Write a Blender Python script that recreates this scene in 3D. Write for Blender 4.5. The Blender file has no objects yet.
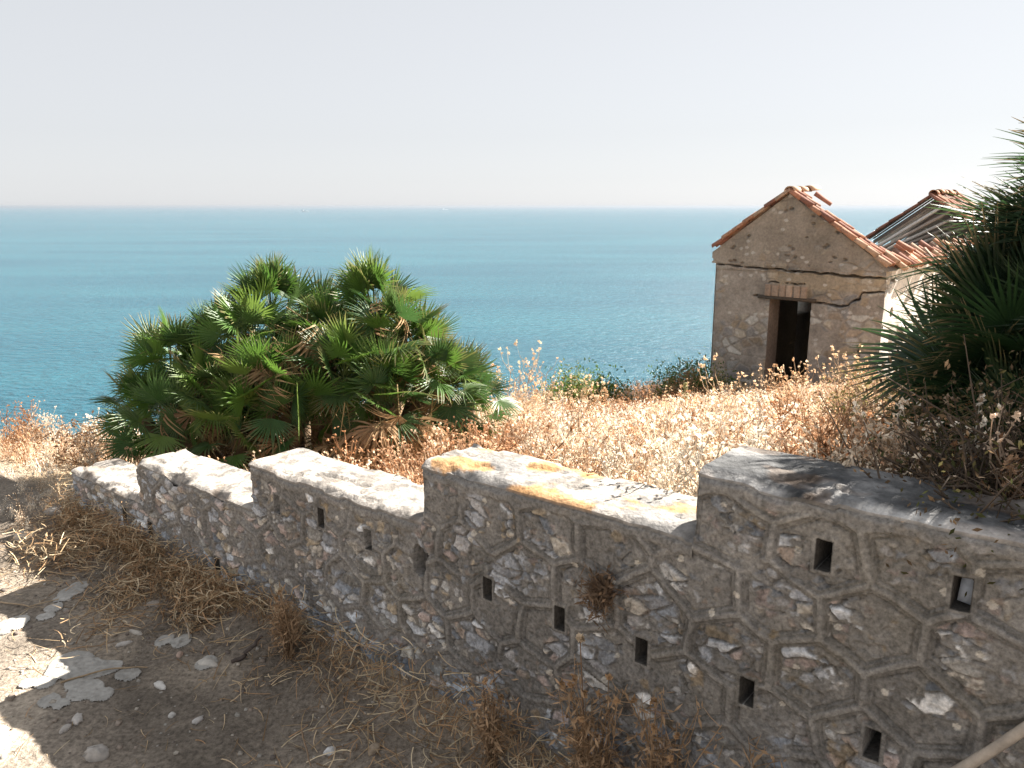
import bpy, math, random
import numpy as np
from mathutils import Vector, Matrix
random.seed(7)
RNG = np.random.default_rng(11)
R = math.radians
scene = bpy.context.scene
COL = scene.collection

# ------------------------------------------------------------------ frame of the place
EYE = 1.7                                   # camera height in scene units (path lies at about -0.5)
PITCH = math.atan(178 / 804.0)
TH = R(39.1)                                # direction of the wall
NRM = np.array([math.sin(TH), math.cos(TH)])        # away from the camera, through the wall
DIR = np.array([-math.cos(TH), math.sin(TH)])       # along the wall, towards the far end
WD = 2.19                                   # distance camera - wall face
SUN_AZ, SUN_EL = R(55), R(37)
SUNV = Vector((math.sin(SUN_AZ) * math.cos(SUN_EL), math.cos(SUN_AZ) * math.cos(SUN_EL), math.sin(SUN_EL)))

def tq(t, q):
    """wall coordinates (along, beyond the face) -> x, y"""
    return NRM[0] * (WD + q) + DIR[0] * t, NRM[1] * (WD + q) + DIR[1] * t

def to_tq(x, y):
    return x * DIR[0] + y * DIR[1], x * NRM[0] + y * NRM[1] - WD

# ------------------------------------------------------------------ noise
def _hash(ix, iy, seed):
    h = (ix.astype(np.int64) * 374761393 + iy.astype(np.int64) * 668265263 + seed * 1442695041) & 0xFFFFFFFF
    h = ((h ^ (h >> 13)) * 1274126177) & 0xFFFFFFFF
    h = (h ^ (h >> 16)) & 0xFFFFFFFF
    return h / 4294967295.0

def vnoise(x, y, seed=0):
    x = np.asarray(x, float); y = np.asarray(y, float)
    ix = np.floor(x); iy = np.floor(y)
    fx = x - ix; fy = y - iy
    fx = fx * fx * (3 - 2 * fx); fy = fy * fy * (3 - 2 * fy)
    a = _hash(ix, iy, seed); b = _hash(ix + 1, iy, seed)
    c = _hash(ix, iy + 1, seed); d = _hash(ix + 1, iy + 1, seed)
    return (a + (b - a) * fx) * (1 - fy) + (c + (d - c) * fx) * fy

def fbm(x, y, seed=0, octs=4):
    s = 0; a = .5; f = 1; n = 0
    for k in range(octs):
        s = s + a * vnoise(x * f + 17.3 * k, y * f - 9.1 * k, seed + k); n += a; a *= .5; f *= 2.03
    return s / n

def sstep(a, b, x):
    u = np.clip((x - a) / (b - a), 0, 1)
    return u * u * (3 - 2 * u)

def lattice_voronoi(x, y, seed, jit=.8):
    """x, y in lattice units: F1, distance to the border, cell random"""
    ix = np.floor(x); iy = np.floor(y)
    f1 = np.full(x.shape, 9.); f2 = np.full(x.shape, 9.); cid = np.zeros(x.shape)
    c1x = np.zeros(x.shape); c1y = np.zeros(x.shape); c2x = np.zeros(x.shape); c2y = np.zeros(x.shape)
    for dy in (-1, 0, 1):
        for dx in (-1, 0, 1):
            jx = ix + dx; jy = iy + dy
            px = jx + .5 + jit * (_hash(jx, jy, seed) - .5) + .5 * (np.mod(jy, 2) - .5)
            py = jy + .5 + jit * (_hash(jx, jy, seed + 5) - .5)
            d = (px - x) ** 2 + (py - y) ** 2
            m = d < f1
            m2 = (~m) & (d < f2)
            f2 = np.where(m, f1, np.where(m2, d, f2))
            c2x = np.where(m, c1x, np.where(m2, px, c2x)); c2y = np.where(m, c1y, np.where(m2, py, c2y))
            f1 = np.where(m, d, f1)
            c1x = np.where(m, px, c1x); c1y = np.where(m, py, c1y)
            cid = np.where(m, _hash(jx, jy, seed + 9), cid)
    edge = (f2 - f1) / (2 * np.sqrt((c1x - c2x) ** 2 + (c1y - c2y) ** 2) + 1e-6)
    return np.sqrt(f1), edge, cid, x - c1x, y - c1y

# ------------------------------------------------------------------ terrain height
def hz(x, y):
    x = np.asarray(x, float); y = np.asarray(y, float)
    t, q = to_tq(x, y)
    front = -.5 + .035 * (fbm(x * 1.3, y * 1.3, 3) - .5) + .02 * (fbm(x * 5, y * 5, 8, 2) - .5)
    front = front + .17 * np.exp(-np.clip(-q, 0, 9) / .16) * sstep(-1.5, .5, t) * sstep(7.5, 5, t)
    behind = np.clip(.76 - .2 * t - .10 * sstep(2.6, 4, t), -.6, 1.6) - .132 * np.clip(q - .3, 0, 60) + .25 * (fbm(x * .5, y * .5, 21) - .5) * sstep(0, 2, q)
    w = sstep(.05, .24, q)
    z = front * (1 - w) + behind * w
    e = 9.0 - .11 * np.clip(q, -12, 30) + .8 * (fbm(x * .35, y * .35, 31) - .5)
    over = np.clip(t - e, 0, 200)
    z = z - .5 * over - .35 * np.clip(over - .3, 0, 99) ** 1.4
    return np.maximum(z, -60.6)

def hz_fine(x, y):
    t, q = to_tq(x, y)
    near = (np.abs(q) < 4) & (t < 10) & (t > -2) & (q < .02)
    return hz(x, y) + np.where(near, .012 * (fbm(x * 14, y * 14, 51, 3) - .5) + .03 * np.clip(fbm(x * 30, y * 30, 77, 2) - .62, 0, 1), 0)

def pix_ground(px, py, lift=0):
    """where the sight line through a picture point meets the ground"""
    u = (px - 512) / 804.; v = (384 - py) / 804.
    cp, sp = math.cos(PITCH), math.sin(PITCH)
    d = np.array([u, cp + v * sp, v * cp - sp])
    k = .8
    for _ in range(3000):
        p = d * k
        if EYE + p[2] - lift <= hz(p[0], p[1]): break
        k += .01
    return float(p[0]), float(p[1])

# ------------------------------------------------------------------ mesh helpers
def mk(name, V, Q, mat, parent=None, col=None, smooth=True, T=None):
    V = np.asarray(V, np.float32).reshape(-1, 3)
    me = bpy.data.meshes.new(name)
    Q = np.asarray(Q, np.int32).reshape(-1, 4) if Q is not None and len(Q) else np.zeros((0, 4), np.int32)
    T = np.asarray(T, np.int32).reshape(-1, 3) if T is not None and len(T) else np.zeros((0, 3), np.int32)
    loops = np.concatenate([Q.ravel(), T.ravel()])
    starts = np.concatenate([np.arange(len(Q)) * 4, len(Q) * 4 + np.arange(len(T)) * 3]).astype(np.int32)
    me.vertices.add(len(V)); me.vertices.foreach_set('co', V.ravel())
    me.loops.add(len(loops)); me.loops.foreach_set('vertex_index', loops)
    me.polygons.add(len(starts)); me.polygons.foreach_set('loop_start', starts)
    me.update(calc_edges=True); me.validate()
    if col is not None:
        col = np.asarray(col, np.float32).reshape(-1, 3)
        a = me.color_attributes.new('Col', 'FLOAT_COLOR', 'POINT')
        a.data.foreach_set('color', np.concatenate([col, np.ones((len(col), 1), np.float32)], 1).ravel())
    if smooth:
        me.polygons.foreach_set('use_smooth', np.ones(len(me.polygons), bool))
    me.materials.append(mat)
    o = bpy.data.objects.new(name, me); COL.objects.link(o)
    if parent is not None: o.parent = parent
    return o

class MB:
    """collects quads with vertex colours"""
    def __init__(s): s.V = []; s.Q = []; s.C = []; s.n = 0
    def add(s, V, Q, C):
        V = np.asarray(V, float).reshape(-1, 3); Q = np.asarray(Q, np.int64).reshape(-1, 4)
        C = np.asarray(C, float)
        C = np.tile(C, (len(V), 1)) if C.size == 3 else C.reshape(-1, 3)
        s.V.append(V); s.Q.append(Q + s.n); s.C.append(C); s.n += len(V)
    def arrays(s): return np.concatenate(s.V), np.concatenate(s.Q), np.concatenate(s.C)
    def build(s, name, mat, parent=None, smooth=True):
        V, Q, C = s.arrays()
        return mk(name, V, Q, mat, parent, C, smooth)
    def tube(s, pts, r0, r1, col, sides=4, col2=None):
        pts = np.asarray(pts, float); n = len(pts)
        d = np.gradient(pts, axis=0); d /= (np.linalg.norm(d, axis=1, keepdims=True) + 1e-9)
        up = np.tile(np.array([.31, .17, .93]), (n, 1))
        a = np.cross(d, up); a /= (np.linalg.norm(a, axis=1, keepdims=True) + 1e-9); b = np.cross(d, a)
        rr = np.linspace(r0, r1, n)[:, None]
        ring = []
        for k in range(sides):
            w = 2 * math.pi * k / sides
            ring.append(pts + rr * (a * math.cos(w) + b * math.sin(w)))
        V = np.stack(ring, 1).reshape(-1, 3)
        Q = []
        for i in range(n - 1):
            for k in range(sides):
                k2 = (k + 1) % sides
                Q.append((i * sides + k, i * sides + k2, (i + 1) * sides + k2, (i + 1) * sides + k))
        e = (n - 1) * sides
        if sides == 4: Q += [(3, 2, 1, 0), (e, e + 1, e + 2, e + 3)]
        c = np.asarray(col, float)
        if col2 is not None:
            f = np.repeat(np.linspace(0, 1, n), sides)[:, None]
            C = c * (1 - f) + np.asarray(col2, float) * f
        else: C = np.tile(c, (len(V), 1))
        s.add(V, Q, C)
    def blob(s, p, r, col, squash=1.):
        a = np.array([(-1, -1, -1), (1, -1, -1), (1, 1, -1), (-1, 1, -1), (-1, -1, 1), (1, -1, 1), (1, 1, 1), (-1, 1, 1)], float)
        a = a * RNG.uniform(.4, .8, (8, 1)) * r; a[:, 2] *= squash
        s.add(a + np.asarray(p), BOXQ, col)
    def fluff(s, p, r, col, rg, n=6):
        for _ in range(n):
            d = rg.normal(0, 1, 3); d /= np.linalg.norm(d); e = np.cross(d, rg.normal(0, 1, 3)); e /= np.linalg.norm(e) + 1e-9
            o = np.asarray(p) + rg.normal(0, .35 * r, 3); w = r * rg.uniform(.4, .7)
            s.add([o - d * r * .9, o + e * w, o + d * r * 1.1, o - e * w], [(0, 1, 2, 3)], np.asarray(col) * rg.uniform(.8, 1.25))
    def box(s, lo, hi, col):
        x0, y0, z0 = lo; x1, y1, z1 = hi
        V = [(x0, y0, z0), (x1, y0, z0), (x1, y1, z0), (x0, y1, z0), (x0, y0, z1), (x1, y0, z1), (x1, y1, z1), (x0, y1, z1)]
        s.add(V, BOXQ, col)
BOXQ = [(3, 2, 1, 0), (4, 5, 6, 7), (0, 1, 5, 4), (1, 2, 6, 5), (2, 3, 7, 6), (3, 0, 4, 7)]

def gridq(nu, nv, mask=None):
    i, j = np.meshgrid(np.arange(nu - 1), np.arange(nv - 1), indexing='ij')
    a = (i * nv + j)
    q = np.stack([a, a + nv, a + nv + 1, a + 1], -1)
    return (q.reshape(-1, 4) if mask is None else q[mask].reshape(-1, 4))

def thing(name, label, cat, loc=(0, 0, 0), rz=0, group=None):
    o = bpy.data.objects.new(name, None); COL.objects.link(o)
    o.location = loc; o.rotation_euler = (0, 0, rz); o.empty_display_size = .2
    return tag(o, label, cat, group)
def tag(o, label, cat, group=None):
    o['label'] = label; o['category'] = cat
    if group: o['group'] = group
    return o
def structure(o, kind='structure'): o['kind'] = kind; return o

def dup(root, loc, rz, sc=1., label=None):
    r = root.copy(); COL.objects.link(r); r.location = loc; r.rotation_euler = (0, 0, rz); r.scale = (sc,) * 3
    if label: r['label'] = label
    for ch in root.children:
        c = ch.copy(); COL.objects.link(c); c.parent = r
    return r

# ------------------------------------------------------------------ materials
def newmat(name):
    m = bpy.data.materials.new(name); m.use_nodes = True
    nt = m.node_tree; b = nt.nodes['Principled BSDF']
    return m, nt, b
def N(nt, typ, **kw):
    n = nt.nodes.new(typ)
    for k, v in kw.items():
        if k in n.inputs: n.inputs[k].default_value = v
        else: setattr(n, k, v)
    return n

def attr_mat(name, rough=.9, nscale=60., lo=.75, hi=1.25, bump=.3, bdist=.004, translucent=0., spec=.25, big=None):
    """colour from the mesh's own Col attribute, broken up by fine grain"""
    m, nt, b = newmat(name); L = nt.links.new
    at = N(nt, 'ShaderNodeAttribute', attribute_name='Col')
    tc = N(nt, 'ShaderNodeTexCoord')
    no = N(nt, 'ShaderNodeTexNoise', Scale=nscale, Detail=5.0, Roughness=.65)
    L(tc.outputs['Object'], no.inputs['Vector'])
    mr = N(nt, 'ShaderNodeMapRange'); mr.inputs['From Min'].default_value = .3; mr.inputs['From Max'].default_value = .7
    mr.inputs['To Min'].default_value = lo; mr.inputs['To Max'].default_value = hi
    L(no.outputs['Fac'], mr.inputs['Value'])
    mx = N(nt, 'ShaderNodeVectorMath', operation='MULTIPLY'); L(at.outputs['Color'], mx.inputs[0]); L(mr.outputs[0], mx.inputs[1])
    out = mx.outputs[0]
    if big:
        n2 = N(nt, 'ShaderNodeTexNoise', Scale=big, Detail=4.0, Roughness=.6); L(tc.outputs['Object'], n2.inputs['Vector'])
        m2 = N(nt, 'ShaderNodeMapRange'); m2.inputs['From Min'].default_value = .3; m2.inputs['From Max'].default_value = .7
        m2.inputs['To Min'].default_value = .8; m2.inputs['To Max'].default_value = 1.2
        L(n2.outputs['Fac'], m2.inputs['Value'])
        mm = N(nt, 'ShaderNodeVectorMath', operation='MULTIPLY'); L(out, mm.inputs[0]); L(m2.outputs[0], mm.inputs[1]); out = mm.outputs[0]
    L(out, b.inputs['Base Color']); b.inputs['Roughness'].default_value = rough
    b.inputs['Specular IOR Level'].default_value = spec
    if bump:
        bp = N(nt, 'ShaderNodeBump'); bp.inputs['Strength'].default_value = bump; bp.inputs['Distance'].default_value = bdist
        L(no.outputs['Fac'], bp.inputs['Height']); L(bp.outputs[0], b.inputs['Normal'])
    if translucent:
        tr = N(nt, 'ShaderNodeBsdfTranslucent'); L(out, tr.inputs['Color'])
        ms = N(nt, 'ShaderNodeMixShader'); ms.inputs[0].default_value = translucent
        L(b.outputs[0], ms.inputs[1]); L(tr.outputs[0], ms.inputs[2])
        L(ms.outputs[0], nt.nodes['Material Output'].inputs['Surface'])
    return m

M_RUBBLE = attr_mat('rubble masonry', .92, 75, .55, 1.45, .8, .006, spec=.2, big=9)
M_CAP = attr_mat('weathered cement', .9, 38, .6, 1.25, .9, .010, big=6)
M_HOUSE = attr_mat('old plaster and stone', .95, 22, .75, 1.2, .4, .012, spec=.15, big=1.6)
M_TILE = attr_mat('fired clay', .85, 30, .7, 1.25, .3, .006, big=3)
M_WOOD = attr_mat('grey weathered timber', .85, 25, .7, 1.2, .3, .004)
M_SOIL = attr_mat('dry soil', .97, 45, .5, 1.45, 1., .014, spec=.1, big=2.2)
M_STONE = attr_mat('pale stone', .9, 35, .75, 1.2, .5, .006)
M_FROND = attr_mat('palm leaf', .42, 8, .8, 1.2, 0, translucent=.33, spec=.45)
M_DRYLEAF = attr_mat('dead palm leaf', .8, 12, .75, 1.2, 0, translucent=.25, spec=.2)
M_TRUNK = attr_mat('palm trunk fibre', .95, 60, .6, 1.2, .8, .01)
M_WEED = attr_mat('dry weed', .9, 9, .85, 1.15, 0, translucent=.4, spec=.15)
M_STRAW = attr_mat('dry straw', .85, 20, .8, 1.2, 0, translucent=.15, spec=.2)
M_LEAF = attr_mat('shrub leaf', .6, 8, .75, 1.25, 0, translucent=.4, spec=.3)
M_PAINT = attr_mat('ship paint', .5, 1, .95, 1.05, 0)

# ------------------------------------------------------------------ ground
def spaced(lo, hi, fine_lo, fine_hi, step, grow=1.12):
    a = list(np.arange(fine_lo, fine_hi, step)); s = step; v = a[-1]
    while v < hi: s *= grow; v += s; a.append(v)
    s = step; v = a[0]; pre = []
    while v > lo: s *= grow; v -= s; pre.append(v)
    return np.array(pre[::-1] + a)

def make_ground():
    T = spaced(-220, 160, -1.6, 8.2, .03, 1.08); Qc = spaced(-220, 90, -2.2, .9, .03, 1.06)
    t, q = np.meshgrid(T, Qc, indexing='ij'); x, y = tq(t, q)
    z = hz_fine(x, y)
    k = fbm(x * .8, y * .8, 91)[..., None]; k2 = fbm(x * 6, y * 6, 92)[..., None]
    c = np.array([.245, .205, .165]) * (.7 + .5 * k2) * (1 - .25 * k)
    k3 = sstep(.52, .66, fbm(x * 2.3, y * 2.3, 95))[..., None]
    c = c * (1 - .5 * k3) + np.array([.36, .30, .235]) * .5 * k3
    worn_sunlit = sstep(-.7, -1.3, q + .5 * (fbm(x * 3, y * 3, 96) - .5))[..., None] * (t < 9)[..., None]
    c = c * (1 + .75 * worn_sunlit)  # trodden path paler, with the sunlit strip's brightness painted in
    grass = sstep(.2, .5, q)[..., None]
    c = c * (1 - grass) + np.array([.40, .31, .21]) * (.7 + .6 * k2) * grass
    steep = sstep(-2.5, -8, z)[..., None]
    c = c * (1 - steep) + np.array([.2, .19, .13]) * steep
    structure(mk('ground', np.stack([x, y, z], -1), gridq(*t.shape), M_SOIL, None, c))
make_ground()

def make_sea():
    m, nt, b = newmat('sea water'); L = nt.links.new
    tc = N(nt, 'ShaderNodeTexCoord')
    mp = N(nt, 'ShaderNodeMapping'); mp.inputs['Rotation'].default_value = (0, 0, R(25)); mp.inputs['Scale'].default_value = (1, 2.2, 1)
    L(tc.outputs['Object'], mp.inputs['Vector'])
    n1 = N(nt, 'ShaderNodeTexNoise', Scale=.16, Detail=6.0, Roughness=.6); L(mp.outputs[0], n1.inputs['Vector'])
    bp = N(nt, 'ShaderNodeBump'); bp.inputs['Strength'].default_value = 1.0; bp.inputs['Distance'].default_value = 2.6
    L(n1.outputs['Fac'], bp.inputs['Height']); L(bp.outputs[0], b.inputs['Normal'])
    mp2 = N(nt, 'ShaderNodeMapping'); mp2.inputs['Scale'].default_value = (.35, 1.5, 1); mp2.inputs['Rotation'].default_value = (0, 0, R(8))
    L(tc.outputs['Object'], mp2.inputs['Vector'])
    n2 = N(nt, 'ShaderNodeTexNoise', Scale=.006, Detail=5.0, Roughness=.6); L(mp2.outputs[0], n2.inputs['Vector'])
    n3 = N(nt, 'ShaderNodeTexNoise', Scale=.09, Detail=4.0, Roughness=.7); L(mp2.outputs[0], n3.inputs['Vector'])
    ad = N(nt, 'ShaderNodeMath', operation='MULTIPLY_ADD'); L(n3.outputs['Fac'], ad.inputs[0]); ad.inputs[1].default_value = .35; L(n2.outputs['Fac'], ad.inputs[2])
    cr = N(nt, 'ShaderNodeValToRGB'); cr.color_ramp.elements[0].position = .52; cr.color_ramp.elements[1].position = .84
    cr.color_ramp.elements[0].color = (.013, .082, .122, 1); cr.color_ramp.elements[1].color = (.025, .120, .158, 1)
    L(ad.outputs[0], cr.inputs[0]); L(cr.outputs[0], b.inputs['Base Color'])
    b.inputs['Roughness'].default_value = .2; b.inputs['IOR'].default_value = 1.33; b.inputs['Specular IOR Level'].default_value = .3
    xs = spaced(-45000, 45000, -200, 200, 50, 1.35); ys = spaced(-2000, 42000, 0, 400, 50, 1.35)
    x, y = np.meshgrid(xs, ys, indexing='ij')
    structure(mk('sea', np.stack([x, y, np.full_like(x, -60.)], -1), gridq(*x.shape), m))
make_sea()

# ------------------------------------------------------------------ the stepped retaining wall
PAL = np.array([(.26, .27, .29), (.33, .32, .32), (.18, .195, .22), (.36, .33, .29), (.27, .22, .185), (.24, .20, .15), (.50, .49, .48), (.21, .20, .185), (.40, .41, .43), (.30, .245, .225), (.23, .235, .25)])
MORTAR = np.array([.180, .170, .159])
# bands of raised pointing: a hexagon network with one centre per 0.35 x 0.25 m
hx = []
for r_ in range(-1, 10):
    for c_ in range(-9, 25):
        hx.append((c_ * .27 + (.135 if r_ % 2 else 0) + RNG.uniform(-.045, .045) - .03, -.60 + r_ * .192 + RNG.uniform(-.032, .032)))
HEX = np.array(hx)
HOLES = [(3.276, .257), (2.928, .273), (2.598, .253), (1.899, .241), (1.552, .234), (1.21, .23), (.838, .231), (.469, .219),
         (.647, .74), (.299, .735), (-.06, .73), (-.42, .735), (4.952, -.22), (4.625, -.23), (3.884, -.25), (.1, .225), (-.28, .22)]
BROKEN = [(2.277, .248)]
def hexdist(t, z):
    f1 = np.full(t.shape, 9.); f2 = np.full(t.shape, 9.); i1 = np.zeros(t.shape, int); i2 = np.zeros(t.shape, int)
    t0, t1 = t.min() - .6, t.max() + .6
    for k, (a, b) in enumerate(HEX):
        if a < t0 or a > t1: continue
        d = (t - a) ** 2 + ((z - b) * 1.15) ** 2
        m = d < f1; m2 = (~m) & (d < f2)
        f2 = np.where(m, f1, np.where(m2, d, f2)); i2 = np.where(m, i1, np.where(m2, k, i2))
        f1 = np.where(m, d, f1); i1 = np.where(m, k, i1)
    c1 = HEX[i1]; c2 = HEX[i2]
    sep = np.sqrt((c1[..., 0] - c2[..., 0]) ** 2 + ((c1[..., 1] - c2[..., 1]) * 1.15) ** 2) + 1e-6
    return (f2 - f1) / (2 * sep), i1

def wall_face(t, z):
    """relief (towards the viewer, m) and colour of the masonry at wall point t, z"""
    wt = t + .018 * (fbm(t * 7, z * 7, 61, 3) - .5); wz = z + .018 * (fbm(t * 7, z * 7, 65, 3) - .5)
    hd, hid = hexdist(wt, wz)
    rows = z + .11 * 0
    vt = t + .05 * (fbm(t * 9, z * 9, 66, 4) - .5); vz = z + .05 * (fbm(t * 9, z * 9, 67, 4) - .5)
    _, e1, id1, dx, dy = lattice_voronoi(vt / .105 + .4 * z, (vz - .05 * vt) / .046, 71, .95)
    _, e2, id2, _, _ = lattice_voronoi(wt / .035, wz / .026, 72, .9)
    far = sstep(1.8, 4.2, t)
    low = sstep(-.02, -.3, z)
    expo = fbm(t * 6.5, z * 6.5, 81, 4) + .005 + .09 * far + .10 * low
    cellr = _hash(hid, hid * 0, 5)
    expo = expo + .12 * (cellr - .5) - .10 * sstep(.06, 0, hd)
    bandw = 1 - .45 * far * sstep(.45, .6, fbm(t * 2.5, z * 2.5, 85)) - .8 * low
    bandw = bandw * sstep(.26, .38, fbm(t * 6, z * 6, 86, 3) + .12 * sstep(2., .5, t))
    band = sstep(.025, .020, hd + .008 * (fbm(t * 22, z * 22, 84, 3) - .5)) * np.clip(bandw, 0, 1)
    core = sstep(.012, .009, hd) * np.clip(bandw, 0, 1)
    stone = sstep(.04, .12, e1) * sstep(.47, .53, expo) * (1 - sstep(.2, .5, band)) * (id1 > .12)
    smear = sstep(.53, .60, fbm(t * 17, z * 17, 83, 4) + .10 * sstep(1.8, .6, t) - .065)
    stone = stone * (1 - .95 * smear)
    chips = sstep(.08, .2, e2) * sstep(.40, .46, expo) * (1 - stone) * (1 - sstep(.2, .5, band)) * (id2 > .55)
    fine = fbm(t * 40, z * 40, 87, 3) - .5
    mid = fbm(t * 11, z * 11, 88, 3) - .5
    pit = sstep(.62, .70, fbm(t * 26, z * 26, 89, 3))
    h = .014 * mid + .007 * fine
    groove = sstep(.0075, .003, np.abs(hd - .0150)) * band + sstep(.006, .002, np.abs(hd - .027)) * np.clip(bandw, 0, 1)
    h = h + .0075 * band + .0035 * core - .005 * groove + .006 * band * (fbm(t * 16, z * 16, 90, 3) - .5)
    tilt = (_hash((id1 * 9999).astype(int), hid * 0, 3) - .5) * dx * .018 + (id1 - .5) * dy * .014
    h = h + stone * (.002 + .010 * (id1 - .3) + tilt + .010 * fine)
    h = h + chips * .006 * (id2 - .3)
    gap = sstep(.05, .0, e1) * sstep(.47, .53, expo) * (1 - band)
    h = h - .012 * gap - .006 * pit * (1 - stone) * (1 - band)
    # colour
    mc = MORTAR * (1 + .28 * (fbm(t * 3, z * 3, 101)[..., None] - .5) * 2) * (1 + .5 * fine[..., None])
    mc = mc * (1 - .25 * np.clip(groove, 0, 1)[..., None]) * (1 + .10 * core[..., None])
    warm = .6 * sstep(.5, .68, fbm(t * 1.7 + 3, z * 2.2, 103))[..., None]
    mc = mc * (1 - .4 * warm) + np.array([.17, .145, .10]) * .4 * warm
    pi = (id1 * 997).astype(int) % len(PAL)
    sc = PAL[pi] * (1 + .35 * low[..., None] * np.array([-.25, 0, .25])) * (.7 + .75 * _hash(pi, (id1 * 7919).astype(int), 9))[..., None] * (1 + .5 * mid[..., None]) * (1 + .9 * fine[..., None])
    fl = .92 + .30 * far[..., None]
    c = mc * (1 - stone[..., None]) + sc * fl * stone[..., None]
    ci = (id2 * 883).astype(int) % len(PAL)
    c = c * (1 - .7 * chips[..., None]) + PAL[ci] * .8 * .7 * chips[..., None]
    # lichen and lime spots
    sp, _, sid, _, _ = lattice_voronoi(t / .11, z / .11, 111, .9)
    spot = ((sp < .09 + .12 * (sid - .8)) & (sid > .72)).astype(float)[..., None]
    c = c * (1 - .75 * spot) + np.array([.5, .46, .40]) * .75 * spot
    lich = (sstep(.76, .80, fbm(t * 9, z * 9, 121)) * .3)[..., None]
    c = c * (1 - lich) + np.array([.34, .22, .08]) * lich
    # joint at the very foot
    for (a, b) in HOLES:
        m = (np.abs(t - a) < .020) & (np.abs(z - b) < .044)
        h = np.where(m, -.26, h)
        ring = (np.abs(t - a) < .035) & (np.abs(z - b) < .06) & ~m
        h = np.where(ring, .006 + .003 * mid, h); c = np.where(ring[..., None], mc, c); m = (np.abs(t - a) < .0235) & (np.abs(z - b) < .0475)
        c = np.where(m[..., None], np.array([.05, .045, .04]), c)  # hole shade painted in: near-black jambs and rim
    for (a, b) in BROKEN:
        m = ((t - a) / .05) ** 2 + ((z - b) / .085) ** 2 + .6 * mid < .7
        h = np.where(m, -.09, h); c = np.where(m[..., None], MORTAR * .7, c)
    return h, np.clip(c, .01, .8)

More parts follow.
